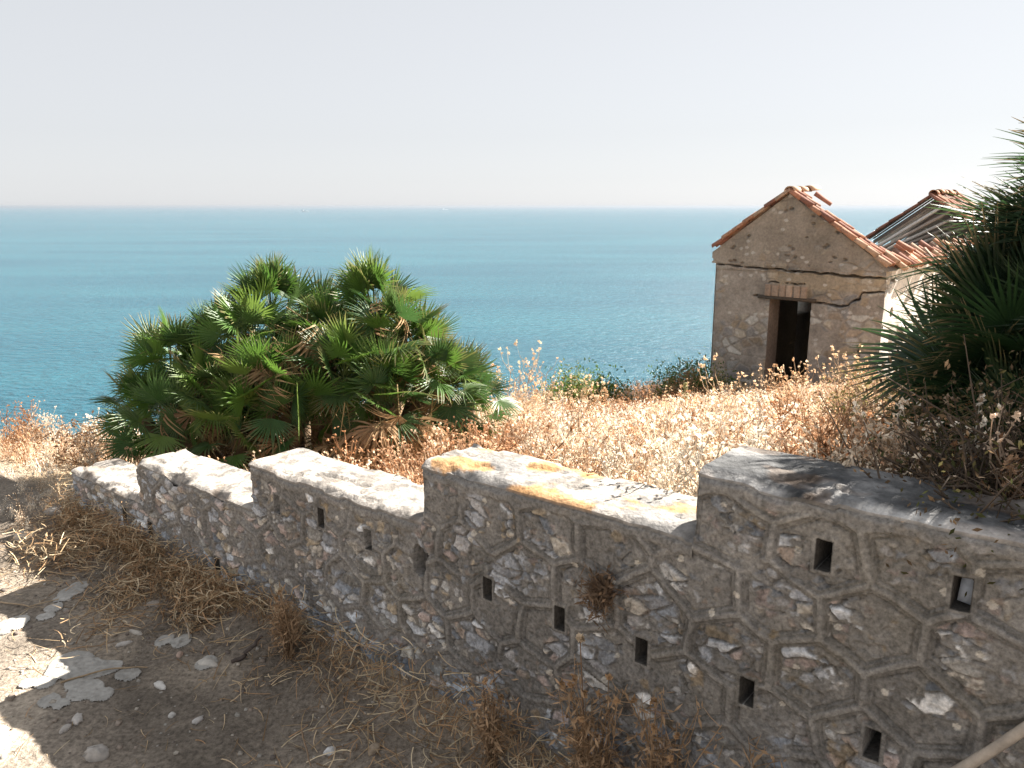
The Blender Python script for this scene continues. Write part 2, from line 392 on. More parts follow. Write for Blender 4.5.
SECT = [(-1.7, 1.045, .915, .004, 'right-hand highest wall step, topped with stained cement with palm shade painted in'),
        (1.045, 2.26, .69, .004, 'wall step with orange lichen on its pale top'),
        (2.26, 3.51, .43, .0055, 'wall step with three weep holes in a row and a bright sunlit top'),
        (3.51, 4.75, .18, .006, 'wall step of lighter rubble with a weathered top edge'),
        (4.75, 5.72, -.075, .007, 'lowest wall step, half buried in dry grass')]
THK = .31
wall = thing('stone_wall', 'stepped rubble stone wall with hexagonal raised mortar joints and weep holes beside the path', 'wall', (*tq(2.2, 0), -.5))
wl = Vector(wall.location)
def cap_z(t, q, top, seed):
    return top + .008 * (fbm(t * 3, q * 3, 131 + seed) - .5) + .009 * (fbm(t * 14, q * 14, 135 + seed, 4) - .5) - .012 * sstep(.60, .68, fbm(t * 5, q * 9, 137 + seed, 4))
for si, (ta, tb, top, st, lab) in enumerate(SECT):
    nt_, nz_ = int((tb - ta) / st) + 1, int((top + .72) / st) + 1
    T = np.linspace(ta, tb, nt_); Zp = np.linspace(0, 1, nz_)
    t, zp = np.meshgrid(T, Zp, indexing='ij')
    wear = (.045 if si in (3, 4) else .020)
    edge_top = cap_z(T, T * 0, top, si) - .012 - wear * np.clip(fbm(T * 6, T * 0 + si, 141, 4) - .42, 0, 1) * 2.2
    z = -.72 + zp * (edge_top[:, None] + .72)
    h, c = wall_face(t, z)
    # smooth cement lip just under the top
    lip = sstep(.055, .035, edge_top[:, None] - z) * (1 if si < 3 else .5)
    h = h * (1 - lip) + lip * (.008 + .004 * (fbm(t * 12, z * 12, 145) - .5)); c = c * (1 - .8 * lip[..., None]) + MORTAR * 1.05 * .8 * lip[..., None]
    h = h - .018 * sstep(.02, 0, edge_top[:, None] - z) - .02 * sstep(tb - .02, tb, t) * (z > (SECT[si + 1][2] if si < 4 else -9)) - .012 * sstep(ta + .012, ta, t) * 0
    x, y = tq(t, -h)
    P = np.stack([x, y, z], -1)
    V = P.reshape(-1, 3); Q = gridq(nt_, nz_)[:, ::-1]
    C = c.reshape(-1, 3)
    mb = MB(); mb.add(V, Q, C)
    # ends and back
    for tt, idx in ((tb, nt_ - 1), (ta, 0)):
        nq = 24
        qq = np.linspace(0, THK, nq)
        zz = z[idx]
        a, b = np.meshgrid(qq, zz, indexing='ij')
        off = .012 * (fbm(a * 9 + si, b * 9, 151, 4) - .5)
        qv = a.copy(); qv[0] = -h[idx]
        off[0] = 0
        xx, yy = tq(tt + off - (.0 if tt == tb else -.002), qv)
        cc = MORTAR * (.8 + .5 * fbm(a * 12, b * 12, 155)[..., None]) + 0 * xx[..., None]
        mb.add(np.stack([xx, yy, b], -1), gridq(nq, len(zz)), cc)
    tt, zz = np.meshgrid(np.linspace(ta, tb, 30), np.linspace(-.72, top - .02, 20), indexing='ij')
    xx, yy = tq(tt, THK + 0 * tt)
    mb.add(np.stack([xx, yy, zz], -1), gridq(30, 20), MORTAR)
    mb.V = [v - np.array(wl) for v in mb.V]
    sec = mb.build('wall_section', M_RUBBLE, wall); sec['label'] = lab
    # cement capping: a thin slab that follows the weathered edge
    n2 = int((tb - ta) / .012); m2 = 27
    t, s = np.meshgrid(np.linspace(ta + .001, tb - .004, n2), np.linspace(0, 1, m2), indexing='ij')
    chip = wear * np.clip(fbm(t[:, :1] * 6, t[:, :1] * 0 + si, 141, 4) - .42, 0, 1) * 2.2
    qf = -.004 + .9 * chip; qb = THK + .012 + .03 * (fbm(t[:, :1] * 4, t[:, :1] * 0 + 9 + si, 161) - .5)
    q = qf + s * (qb - qf)
    z = cap_z(t, q, top, si) - .010 * sstep(.06, 0, s) - chip * sstep(.15, 0, s)
    # orange lichen and bare patches on the caps
    lic = sstep(.585, .66, fbm(t * 6, q * 10, 171 + si, 4)) * (1. if si == 1 else .12)
    base = np.array([.37, .335, .30]) if si else np.array([.062, .063, .066])  # first step's far darker base: dark stain plus painted palm shade
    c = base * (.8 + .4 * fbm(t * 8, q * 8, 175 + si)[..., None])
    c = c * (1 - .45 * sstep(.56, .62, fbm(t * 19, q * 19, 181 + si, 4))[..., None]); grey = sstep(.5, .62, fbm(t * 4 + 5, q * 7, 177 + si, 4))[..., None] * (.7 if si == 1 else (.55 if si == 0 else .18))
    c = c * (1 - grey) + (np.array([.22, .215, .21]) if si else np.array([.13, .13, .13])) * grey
    if si == 0:
        pale = sstep(.55, .64, fbm(t * 5, q * 9, 178, 4))[..., None] * .35 + .7 * (sstep(.10, .02, s) * sstep(.4, .5, fbm(t * 3, t * 0, 179)))[..., None]
        c = c * (1 - np.clip(pale, 0, 1)) + np.array([.45, .44, .43]) * np.clip(pale, 0, 1)
    c = c * (1 - .7 * lic[..., None]) + np.array([.50, .25, .07]) * .7 * lic[..., None]
    x, y = tq(t, q)
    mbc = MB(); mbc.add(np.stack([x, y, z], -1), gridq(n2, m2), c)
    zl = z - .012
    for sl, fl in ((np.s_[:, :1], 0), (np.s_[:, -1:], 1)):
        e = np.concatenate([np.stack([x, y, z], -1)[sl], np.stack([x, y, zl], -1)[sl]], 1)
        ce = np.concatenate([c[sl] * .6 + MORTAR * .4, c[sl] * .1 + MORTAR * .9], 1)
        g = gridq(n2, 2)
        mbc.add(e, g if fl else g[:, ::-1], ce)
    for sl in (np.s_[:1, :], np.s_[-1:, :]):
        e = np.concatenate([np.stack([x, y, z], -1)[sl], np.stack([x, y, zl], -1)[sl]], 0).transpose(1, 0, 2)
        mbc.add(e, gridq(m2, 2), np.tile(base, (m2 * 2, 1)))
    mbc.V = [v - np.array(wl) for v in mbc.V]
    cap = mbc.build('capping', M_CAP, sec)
    cap['label'] = 'stained cement capping with palm shade painted in' if si == 0 else ('pale cement capping with orange lichen' if si == 1 else 'pale sun-bleached cement capping')

# ------------------------------------------------------------------ ruined house
HA = R(42); EX = np.array([math.cos(HA), -math.sin(HA)]); BX = np.array([math.sin(HA), math.cos(HA)])
HO = (3.90, 15.5, -1.85)
HW, HL = 3.12, 11.0
house = thing('ruined_house', 'small ruined stone house with open doorway and broken red tile roof above the sea', 'house', HO, -HA)
RX, RZ = 1.38, 3.76          # ridge
LZ, RGZ = 2.74, 2.56         # slope heights over the left and right wall edges
def slope_z(x): return np.where(x < RX, LZ + (RZ - LZ) * (x / RX), RZ + (RGZ - RZ) * ((x - RX) / (HW - RX)))
PLAS = np.array([.305, .262, .225])
HPAL = np.array([(.34, .32, .30), (.42, .36, .29), (.36, .28, .21), (.25, .235, .225), (.50, .47, .43), (.32, .245, .17)])
CRACKS = [([(.0, 2.47), (.5, 2.45), (1.0, 2.43), (1.5, 2.42)], .014), ([(1.42, 2.41), (1.9, 2.40), (2.4, 2.38), (3.12, 2.37)], .024),
          ([(.82, 1.93), (1.1, 1.935), (1.84, 1.90), (2.3, 1.86), (2.52, 1.87), (2.62, 1.98), (2.72, 2.0), (2.76, 2.12), (3.12, 2.14)], .020),
          ([(2.76, 1.2), (2.78, .9), (2.74, .5)], .016), ([(1.1, 2.2), (1.75, 2.18)], .010), ([(1.0, 1.93), (1.1, 2.2)], .006)]
def polydist(x, z, pts):
    d = np.full(x.shape, 9.)
    for (a, b), (c, e) in zip(pts[:-1], pts[1:]):
        vx, vz = c - a, e - b; L2 = vx * vx + vz * vz
        k = np.clip(((x - a) * vx + (z - b) * vz) / L2, 0, 1)
        d = np.minimum(d, np.hypot(x - a - k * vx, z - b - k * vz))
    return d
def house_face(x, z, front=True, seed=0):
    _, e1, id1, dx, dy = lattice_voronoi((x + .05 * fbm(x * 3, z * 3, 202)) / .23, z / .16, 201 + seed, .85)
    expo = fbm(x * 1.6, z * 1.6, 205 + seed, 4)
    stone = sstep(.06, .16, e1) * sstep(.44, .50, expo) * (id1 > .15)
    mid = fbm(x * 5, z * 5, 207 + seed) - .5
    h = .02 * mid + stone * (.004 + .012 * (id1 - .4)) - .012 * sstep(.06, 0, e1) * sstep(.46, .54, expo)
    tone = fbm(x * .9, z * .9, 209 + seed)[..., None]
    c = PLAS * (.8 + .45 * tone) * (1 + .5 * mid[..., None])
    pi = (id1 * 991).astype(int) % len(HPAL)
    c = c * (1 - .8 * stone[..., None]) + HPAL[pi] * (.8 + .4 * _hash(pi, (id1 * 7919).astype(int), 4))[..., None] * .8 * stone[..., None]
    c = c * (1 + .35 * (fbm(x * 17, z * 17, 216)[..., None] - .5))
    c = c * (1 - .22 * (sstep(.5, .65, fbm(x * 2.2, z * .5, 217)) * sstep(1.0, 2.4, z))[..., None])
    if front:
        ochre = (sstep(2.05, 2.15, z) * sstep(2.42, 2.38, z) * sstep(1.0, 1.3, x))[..., None] * .6
        c = c * (1 - ochre) + np.array([.38, .295, .20]) * (.8 + .5 * tone) * ochre
        gab = sstep(2.45, 2.5, z)[..., None]
        c = c * (1 - .5 * gab) + np.array([.28, .23, .18]) * (.8 + .4 * tone) * .5 * gab
        h = h - .03 * sstep(2.40, 2.36, z) + .03
        wx = x + .05 * (fbm(x * 7, z * 7, 211) - .5); wz = z + .05 * (fbm(x * 7, z * 7, 212) - .5)
        for pts, w in CRACKS:
            d = polydist(wx, wz, pts)
            k = sstep(w, w * .5, d + .028 * (fbm(x * 9, z * 9, 215) - .46))
            h = h - .16 * k; c = c * (1 - .5 * k[..., None])
        # scattered small holes in the gable
        sp, _, sid, _, _ = lattice_voronoi(x / .13, z / .09, 221, .9)
        k = ((sp < .28) & (sid > .80) & (z > 2.5) & (fbm(x * 2, z * 2, 222) > .42)).astype(float)
        h = h - .05 * k
        wsp = ((sp < .3) & (sid > .70) & (sid < .79)).astype(float)[..., None]
        c = c * (1 - .6 * wsp) + np.array([.52, .48, .44]) * .6 * wsp
        # soldier bricks over the door
        br = (x > 1.02) & (x < 1.82) & (z > 1.945) & (z < 2.16)
        j = np.abs(((x - 1.02) / .135) % 1 - .5) > .42
        h = np.where(br, np.where(j, .005, .045), h); c = np.where((br & ~j)[..., None], np.array([.40, .29, .22]) * (.8 + .4 * _hash(np.floor((x - 1.02) / .135), x * 0, 7))[..., None], c)
    return h, np.clip(c, .01, .8)
DX0, DX1, DZ = 1.12, 1.90, 1.92
def front_wall():
    st = .016
    xs = np.unique(np.round(np.concatenate([np.linspace(0, DX0, 65), np.linspace(DX0, DX1, 50), np.linspace(DX1, HW, 80)]), 5))
    zs = np.unique(np.round(np.concatenate([np.linspace(-.6, DZ, 156), np.linspace(DZ, 2.5, 44)]), 5))
    x, z = np.meshgrid(xs, zs, indexing='ij'); h, c = house_face(x, z)
    h = np.where(x < .03, h - .02, h)
    xc = (x[:-1, :-1] + x[1:, 1:]) / 2; zc = (z[:-1, :-1] + z[1:, 1:]) / 2
    keep = ~((xc > DX0) & (xc < DX1) & (zc < DZ))
    mb = MB(); mb.add(np.stack([x, -h, z], -1), gridq(len(xs), len(zs), keep), c)
    # gable
    xs2 = np.linspace(-.06, HW + .04, 200); v = np.linspace(0, 1, 90)
    x, vv = np.meshgrid(xs2, v, indexing='ij'); tz = slope_z(x); z = 2.49 + vv * (tz - 2.49)
    h, c = house_face(x, z); h = h + .02
    mb.add(np.stack([x, -h, z], -1), gridq(200, 90), c)
    # thickness: cornice underside, ends, back and reveals
    th = .45
    def quad(a, b, c_, d, col): mb.add([a, b, c_, d], [(0, 1, 2, 3)], np.array(col))
    rc = PLAS * .85
    pk = PLAS * np.array([.95, .85, .8])
    quad((DX0, -.0, -.6), (DX0, th, -.6), (DX0, th, DZ), (DX0, 0, DZ), pk)
    quad((DX1, th, -.6), (DX1, 0, -.6), (DX1, 0, DZ), (DX1, th, DZ), pk)
    quad((DX0, 0, DZ), (DX0, th, DZ), (DX1, th, DZ), (DX1, 0, DZ), np.array([.1, .08, .06]))
    quad((-.06, -.05, 2.49), (HW + .04, -.05, 2.49), (HW + .04, .05, 2.49), (-.06, .05, 2.49), rc)
    for (a, b) in ((0, DX0), (DX1, HW)): quad((b, th, -.6), (a, th, -.6), (a, th, 2.5), (b, th, 2.5), rc)
    quad((DX1, th, DZ), (DX0, th, DZ), (DX0, th, 2.5), (DX1, th, 2.5), rc)
    mb.add([(HW, th, 2.5), (RX, th, RZ - .02), (RX - .01, th, RZ - .02), (0, th, 2.5)], [(0, 1, 2, 3)], rc)
    mb.add([(-.06, 0, 2.49), (-.06, th, 2.49), (RX, th, RZ), (RX, 0, RZ)], [(0, 3, 2, 1)], rc)
    mb.add([(HW + .04, 0, 2.49), (HW + .04, th, 2.49), (RX, th, RZ), (RX, 0, RZ)], [(0, 1, 2, 3)], rc)
    quad((0, th, -.6), (0, 0, -.6), (0, 0, 2.5), (0, th, 2.5), rc)
    o = mb.build('front_wall', M_HOUSE, house)
    lt = MB(); lt.box((.9, -.034, 1.885), (1.98, .35, 1.945), (.09, .07, .055))
    lo = lt.build('lintel', M_WOOD, o, False); lo['label'] = 'dark timber lintel over the doorway'
front_wall()
def right_wall():
    ys = np.linspace(0.004, HL, 520); zs = np.linspace(-.8, 1, 140)
    y, zp = np.meshgrid(ys, zs, indexing='ij')
    topz = 2.5 - .12 * (fbm(ys * 1.5, ys * 0, 231) - .3)
    z = -.8 + (zp + .8) / 1.8 * (topz[:, None] + .8)
    _, e1, id1, _, _ = lattice_voronoi(y / .2, z / .15, 233, .9)
    raw = .8 * sstep(.60, .66, fbm(y * 1.3 + 4, z * 1.6, 234) + .25 * sstep(2.0, 2.5, z) * sstep(.9, .1, y) - .06)
    h = .02 * (fbm(y * 3, z * 3, 235) - .5) - .018 * raw + .02 * raw * sstep(.05, .2, e1) * id1
    pi = (id1 * 991).astype(int) % len(HPAL)
    c = np.array([.74, .69, .62]) * (.85 + .3 * fbm(y * 2, z * 2, 237)[..., None])
    c = c * (1 - raw[..., None]) + HPAL[pi] * (.6 + .4 * sstep(0, .1, e1)[..., None]) * raw[..., None]
    k = (((y - .42) ** 2 + ((z - 1.76) * 1.2) ** 2) < .008) | (((y - .55) ** 2 + ((z - .95) * 1.2) ** 2) < .006)
    h = np.where(k, -.09, h); c = np.where(k[..., None], np.array([.25, .18, .12]), c)
    for pts, w in (([(.0, 2.2), (.25, 2.15), (.3, 2.3), (.7, 2.36), (.8, 2.5)], .03),):
        d = polydist(y, z, pts) + .02 * (fbm(y * 12, z * 12, 239) - .5); kk = sstep(w, w * .5, d); h = h - .12 * kk; c = c * (1 - .5 * kk[..., None])
    mb = MB(); mb.add(np.stack([HW + h, y, z], -1), gridq(520, 140), c)
    xi = HW - .42
    mb.add([(xi, .44, -.6), (xi, HL, -.6), (xi, HL, 2.4), (xi, .44, 2.4)], [(3, 2, 1, 0)], PLAS)
    n = 520; e = np.stack([np.stack([np.full(n, HW) + h[:, -1], ys, topz], -1), np.stack([np.full(n, xi), ys, topz - .02], -1)], 1)
    mb.add(e, gridq(n, 2), PLAS)
    o = mb.build('side_wall', M_HOUSE, house); o['label'] = 'sunlit whitewashed side wall with cracked corner'
right_wall()
def left_wall():
    mb = MB(); w0, w1, z0, z1 = 3.0, 3.75, 1.22, 1.9
    c = PLAS * .9
    for (a, b, lo, hi) in ((.46, w0, -.8, 2.48), (w1, HL, -.8, 2.48), (w0, w1, -.8, z0), (w0, w1, z1, 2.48)):
        mb.box((0.003, a, lo), (.42, b - .0015, hi), c)
    mb.build('side_wall', M_HOUSE, house, False)
    mb = MB(); mb.box((.42, HL - .4, -.8), (HW - .425, HL, 2.46), c)
    mb.add([(0, HL - .3, 2.465), (HW, HL - .3, 2.465), (RX + .02, HL - .3, RZ - .12), (RX, HL - .3, RZ - .12)], [(0, 1, 2, 3)], c * .8)
    mb.add([(0, HL, 2.465), (HW, HL, 2.465), (RX + .02, HL, RZ - .12), (RX, HL, RZ - .12)], [(3, 2, 1, 0)], c * .8)
    mb.build('rear_wall', M_HOUSE, house, False)
    mb = MB(); mb.box((.43, .46, 2.22), (HW - .43, HL - .42, 2.30), (.12, .09, .07))  # unseen slab added to keep the roofless interior dark
    mb.build('added_shade_slab', M_WOOD, house, False)
left_wall()

TCOL = np.array([(.34, .15, .09), (.38, .19, .115), (.25, .11, .075), (.44, .28, .185), (.28, .17, .125)])
def tile(mb, p, d, up, r0=.085, r1=.068, L=.42, col=None, under=False):
    """half-round clay tile from p along d, arched towards up"""
    d = np.asarray(d, float); d /= np.linalg.norm(d); up = np.asarray(up, float); up = up - d * up.dot(d); up /= np.linalg.norm(up)
    s = np.cross(d, up); n = 9
    col = TCOL[RNG.integers(5)] * RNG.uniform(.8, 1.2) if col is None else col
    V = []
    for th in (0, .014):
        for k, (rr, l) in enumerate(((r0, 0), (r1, L))):
            for i in range(n):
                w = math.pi * i / (n - 1)
                V.append(np.asarray(p) + d * l + (rr - th) * (s * math.cos(w) + up * math.sin(w)))
    V = np.array(V); Q = []
    for i in range(n - 1):
        Q.append((i, i + 1, n + i + 1, n + i)); Q.append((2 * n + i, 3 * n + i, 3 * n + i + 1, 2 * n + i + 1))
        Q.append((i, 2 * n + i, 2 * n + i + 1, i + 1)); Q.append((n + i, n + i + 1, 3 * n + i + 1, 3 * n + i))
    Q += [(0, n, 3 * n, 2 * n), (n - 1, 3 * n - 1, 4 * n - 1, 2 * n - 1)]
    mb.add(V, Q, col)
def rj(s): return RNG.uniform(-s, s, 3)
def roof_bits():
    sl = np.array([-RX - .1, 0, LZ - .0 - RZ - .05]); sl = sl / np.linalg.norm(sl)
    sr = np.array([HW - RX, 0, RGZ - RZ]); sr = sr / np.linalg.norm(sr)
    upl = np.array([-sl[2], 0, sl[0]]); upl = upl if upl[2] > 0 else -upl
    upr = np.array([-sr[2], 0, sr[0]]); upr = upr if upr[2] > 0 else -upr
    mb = MB(); nl = 7
    Lr = math.hypot(RX - .04, RZ - LZ + .03)
    for row, y in enumerate((-.07, .10, .27)):
        for k in range(nl):
            tile(mb, np.array([RX, y, RZ + .015]) + sl * (Lr - Lr * k / nl) + rj(.008) + upl * (.012 + .01 * (k % 2)), -sl + rj(.02), upl + rj(.04), L=Lr / nl + .06)
    o = mb.build('verge_tiles', M_TILE, house); o['label'] = 'row of clay tiles along the left edge of the front gable'
    mb = MB(); nr = 9; Lq = math.hypot(HW + .02 - RX, (RZ - RGZ) * 1.01)
    for row, y in enumerate((-.08, .10, .28)):
        for k in range(nr):
            if row == 2 and k in (5, 6): continue
            tile(mb, np.array([RX, y, RZ + .015]) + sr * (Lq - Lq * k / nr) + rj(.01 + .01 * row) + upr * (.014 + .01 * (k % 2)), -sr + rj(.03), upr + rj(.05), L=Lq / nr + .06)
    o = mb.build('verge_tiles', M_TILE, house); o['label'] = 'row of clay tiles along the right edge of the front gable'
    mb = MB()
    for k in range(3):
        tile(mb, (RX + .02 * k, -.1 + .33 * k, RZ + .03 + .01 * k) + rj(.01), np.array([.04 * k, 1, .03]) + rj(.05), (0, 0, 1), .10, .085, .4, TCOL[3] * 1.1)
    tile(mb, (RX + .18, .55, RZ - .02), (.7, .3, -.5), (0, 0, 1), L=.35); 
    mb.build('ridge_tiles', M_TILE, house)
    # lower strip of the right slope that still lies on the side wall, in disorder
    mb = MB()
    for j in range(58):
        y = .45 + j * .172
        nrow = 2 if RNG.random() < .55 else 1
        for k in range(nrow):
            if RNG.random() < .16: continue
            mess = .03 + .05 * (k == nrow - 1)
            dist = .16 - k * .27
            p = np.array([HW, y, RGZ + .02]) + sr * (dist) + rj(mess)
            dd = -sr + rj(.10 + .22 * (RNG.random() < .25))
            tile(mb, p + np.array([0, 0, .015 + .02 * (j % 2)]), dd, upr + rj(.2), L=.36 - .06 * k, col=TCOL[RNG.integers(5)] * RNG.uniform(.85, 1.35))
    o = mb.build('eave_tiles', M_TILE, house); o['label'] = 'broken rows of clay tiles left on the sunlit eave'
    mb = MB()     # timber plate that carries what is left of the right slope
    a = np.array([HW - .02, .46, RGZ - .06]); b = a - sr * .5
    mb.add([a, a + (0, 10.2, 0), b + (0, 10.2, 0), b + (0, 0, 0), a - (0, 0, .05), a + (0, 10.2, -.05), b + (0, 10.2, -.05), b - (0, 0, .05)], BOXQ, (.10, .07, .05))
    mb.build('roof_boards', M_WOOD, house, False)
    # rear remains: left slope seen from below, rafters and battens
    y0, y1 = 8.75, 11.2
    mb = MB()
    A = np.array([RX, y0, RZ]); B = np.array([-.12, y0, LZ - .12]); dy = np.array([0, y1 - y0, 0])
    off = np.array([-.02, 0, .05])
    for k, (ya, yb) in enumerate(((0, .14), (.34, .46), (.72, .86), (1.15, 1.27), (1.5, 1.62), (1.9, 2.0))):
        a0 = A + off + np.array([0, ya, 0]); b0 = B + off + np.array([0, ya, 0]); dw = np.array([0, yb - ya, 0])
        mb.add([a0, a0 + dw, b0 + dw, b0, a0 + (0, 0, .03), a0 + dw + (0, 0, .03), b0 + dw + (0, 0, .03), b0 + (0, 0, .03)], BOXQ, (.12, .09, .075))
    mb.build('roof_boards', M_WOOD, house, False)
    for k in range(7):
        mb = MB(); yy = y0 + .12 + k * .36
        c = (.55, .50, .45) if k in (1, 2, 4) else (.20, .16, .14)  # pale ones carry sunlight in their colour, though they hang in shade
        w = .10 if k in (1, 2, 4) else .07
        p0 = np.array([RX, yy, RZ - .03]); p1 = np.array([-.05, yy, LZ - .1])
        mb.add([p0, p0 + (0, w, 0), p1 + (0, w, 0), p1, p0 - (0, 0, .10), p0 + (0, w, -.10), p1 + (0, w, -.10), p1 - (0, 0, .10)], BOXQ, c)
        mb.build('rafter', M_WOOD, house, False)
    for k in range(5):
        mb = MB(); q0 = np.array([.30 + .10 * k, y0 - 1.1 + .30 * k, 2.42]); q1 = np.array([RX + .25 + .16 * k, y0 - .3 + .24 * k, RZ - .25 - .10 * k])
        w = np.linspace(0, 1, 4)[:, None]; mb.tube(q0 * (1 - w) + q1 * w, .045, .04, (.60, .55, .50) if k % 2 == 0 else (.40, .33, .28), 4); mb.build('rafter', M_WOOD, house, False)  # leaning poles coloured pale as if sunlit
    mb = MB()
    for j, y in enumerate((y0 - .02, y0 + .1)):
        for k in range(5):
            tile(mb, np.array([RX, y, RZ + .06]) + sl * (.05 + k * .40 + .35) + rj(.015), -sl + rj(.03), upl + rj(.05), col=TCOL[2] * .8)
    mb.build('roof_tiles', M_TILE, house)
    mb = MB()
    for j, y in enumerate(np.arange(y0 - .12, y1 + .1, .165)):
        for k in range(3):
            tile(mb, np.array([RX - .05, y, RZ + .07]) + sr * (.42 + k * .38) + rj(.03), -sr + rj(.08), upr + rj(.1), L=.46, col=TCOL[RNG.integers(5)] * RNG.uniform(.9, 1.3))
    for k in range(6): tile(mb, np.array([RX, y0 - .1 + k * .36, RZ + .10]) + rj(.02), np.array([0, 1, .0]) + rj(.05), (0, 0, 1), .11, .095, .42, TCOL[1] * .9)
    o = mb.build('roof_tiles', M_TILE, house); o['label'] = 'patch of orange tiles left at the far end of the ridge'
    mb = MB()
    a = np.array([RX, y0, RZ + .0]); b = a + sr * 1.45
    mb.add([a, a + dy, b + dy, b, a - (0, 0, .05), a + dy - (0, 0, .05), b + dy - (0, 0, .05), b - (0, 0, .05)], BOXQ, (.12, .09, .07))
    mb.build('roof_boards', M_WOOD, house, False)
roof_bits()

# ------------------------------------------------------------------ fan palms
def fan_leaf(seed, nseg=24, spread=118, Rb=.46, pet=.38, droop=.10, split=.42, dead=False, cup=.12):
    """one leaf: stalk along +x, then a pleated fan in the x-y plane; returns V, Q, f (0 stalk .. 1 tip)"""
    r = np.random.default_rng(seed); V = []; Q = []; F = []; n = 0
    xs = np.linspace(0, pet, 4)
    for i, x in enumerate(xs):
        w = .009 * (1 - .4 * i / 3)
        for a, b in ((-w, 0), (0, -w * .8), (w, 0), (0, w * .6)): V.append((x, a, b)); F.append(-1)
    for i in range(3):
        for k in range(4): Q.append((i * 4 + k, i * 4 + (k + 1) % 4, (i + 1) * 4 + (k + 1) % 4, (i + 1) * 4 + k))
    n = 16
    da = math.radians(2 * spread / (nseg - 1))
    prof = [0.02, .2, split, .62, .82, 1.0]
    for s in range(nseg):
        a0 = math.radians(-spread + 2 * spread * s / (nseg - 1)) + r.normal(0, .012 if not dead else .08)
        Ls = Rb * (1 - .28 * (abs(a0) / math.radians(spread)) ** 2) * r.uniform(.9, 1.06)
        bend = droop * r.uniform(.5, 1.6) + (r.uniform(.2, .7) if dead else 0)
        twist = r.normal(0, .10)
        for i, p in enumerate(prof):
            rr = Ls * p
            hw = rr * math.tan(da / 2) * 1.02 if p <= split else Ls * split * math.tan(da / 2) * (1 - ((p - split) / (1 - split)) ** 1.25) + .0007
            aa = a0 + twist * max(0, p - split)
            c, sn = math.cos(aa), math.sin(aa)
            zc = cup * Rb * p * (1 - abs(math.cos(a0))) * .6 - bend * Rb * max(0, p - .25) ** 2 * 1.2
            cx = pet - .01 + rr * c * math.sqrt(max(.2, 1 - (bend * .35 * p) ** 2)); cy = rr * sn
            fold = hw * .55
            V += [(cx + sn * hw, cy - c * hw, zc + fold * .9), (cx, cy, zc - fold * .4), (cx - sn * hw, cy + c * hw, zc + fold * .9)]
            F += [p] * 3
        for i in range(len(prof) - 1):
            b = n + i * 3
            Q += [(b, b + 3, b + 4, b + 1), (b + 1, b + 4, b + 5, b + 2)]
        n += len(prof) * 3
    return np.array(V), np.array(Q), np.array(F)
LEAVES = [fan_leaf(s, nseg=20 + s % 5 * 2, spread=(80, 95, 108, 88, 115, 72)[s % 6], droop=(.04, .10, .18, .06, .25, .02)[s % 6]) for s in range(12)]
DEADL = [fan_leaf(100 + s, nseg=16, spread=70, Rb=.40, dead=True, droop=.5) for s in range(5)]
FINEL = [fan_leaf(200 + s, nseg=30 + s % 3 * 3, spread=(105, 122, 130, 115)[s % 4], Rb=.50, pet=.28, split=.34, droop=(.04, .10, .16, .06)[s % 4]) for s in range(8)]

def place_leaf(mb, tmpl, p, d, scale, roll, nod, col, tipcol, tipamt):
    V, Q, F = tmpl
    V = V.copy() * scale
    # nod the blade about the stalk end
    pet = V[15, 0]
    m = F >= 0
    c, s = math.cos(nod), math.sin(nod)
    x = V[m, 0] - pet; z = V[m, 2]
    V[m, 0] = pet + c * x + s * z; V[m, 2] = -s * x + c * z
    d = np.asarray(d, float); d /= np.linalg.norm(d)
    side = np.cross((0, 0, 1.), d)
    if np.linalg.norm(side) < .05: side = np.array([1., 0, 0])
    side /= np.linalg.norm(side); up = np.cross(d, side)
    c, s = math.cos(roll), math.sin(roll)
    side, up = c * side + s * up, -s * side + c * up
    P = np.asarray(p) + V[:, :1] * d + V[:, 1:2] * side + V[:, 2:] * up
    P[:, 2] -= .10 * scale * (V[:, 0] / .8) ** 2 * (1 - abs(d[2]))
    f = np.clip(F, 0, 1)[:, None]
    k = tipamt * np.clip((f - .55) / .45, 0, 1) ** 1.5
    C = np.asarray(col) * (1 - k) + np.asarray(tipcol) * k
    C[F < 0] = np.asarray(col) * .6 + np.array([.10, .09, .03])
    mb.add(P, Q, C)
GREENS = [(.06, .13, .022), (.085, .165, .026), (.045, .10, .026), (.13, .20, .04), (.07, .12, .035)]
STRAW = (.42, .29, .15); DEADC = [(.30, .19, .10), (.38, .25, .14), (.24, .15, .085)]
def crown(mb, dm, p, n, size, lo=-25, hi=88, az=None, dead=4, tmpl=LEAVES, tipp=.35, green=None):
    for k in range(n):
        u = (k + .5) / n
        el = R(hi - (hi - lo) * u ** 1.15 + RNG.uniform(-9, 9)); a = k * 2.39996 + RNG.uniform(-.3, .3) if az is None else RNG.uniform(*az)
        d = (math.cos(el) * math.cos(a), math.cos(el) * math.sin(a), math.sin(el))
        col = np.array((green or GREENS)[RNG.integers(len(green or GREENS))]) * RNG.uniform(.8, 1.25)
        place_leaf(mb, tmpl[RNG.integers(len(tmpl))], np.asarray(p) + np.asarray(d) * .04, d, size * RNG.uniform(.78, 1.12), RNG.normal(0, .8),
                   R(RNG.uniform(-14, 28) + (10 if el < .2 else 0)), col, STRAW, RNG.uniform(.4, 1) if RNG.random() < tipp else .05)
    for k in range(dead):
        el = R(RNG.uniform(-75, -5)); a = RNG.uniform(0, 6.283)
        d = (math.cos(el) * math.cos(a), math.cos(el) * math.sin(a), math.sin(el))
        place_leaf(dm, DEADL[RNG.integers(5)], p, d, size * RNG.uniform(.8, 1.15), RNG.normal(0, .7), R(RNG.uniform(10, 60)), np.array(DEADC[RNG.integers(3)]), STRAW, .5)

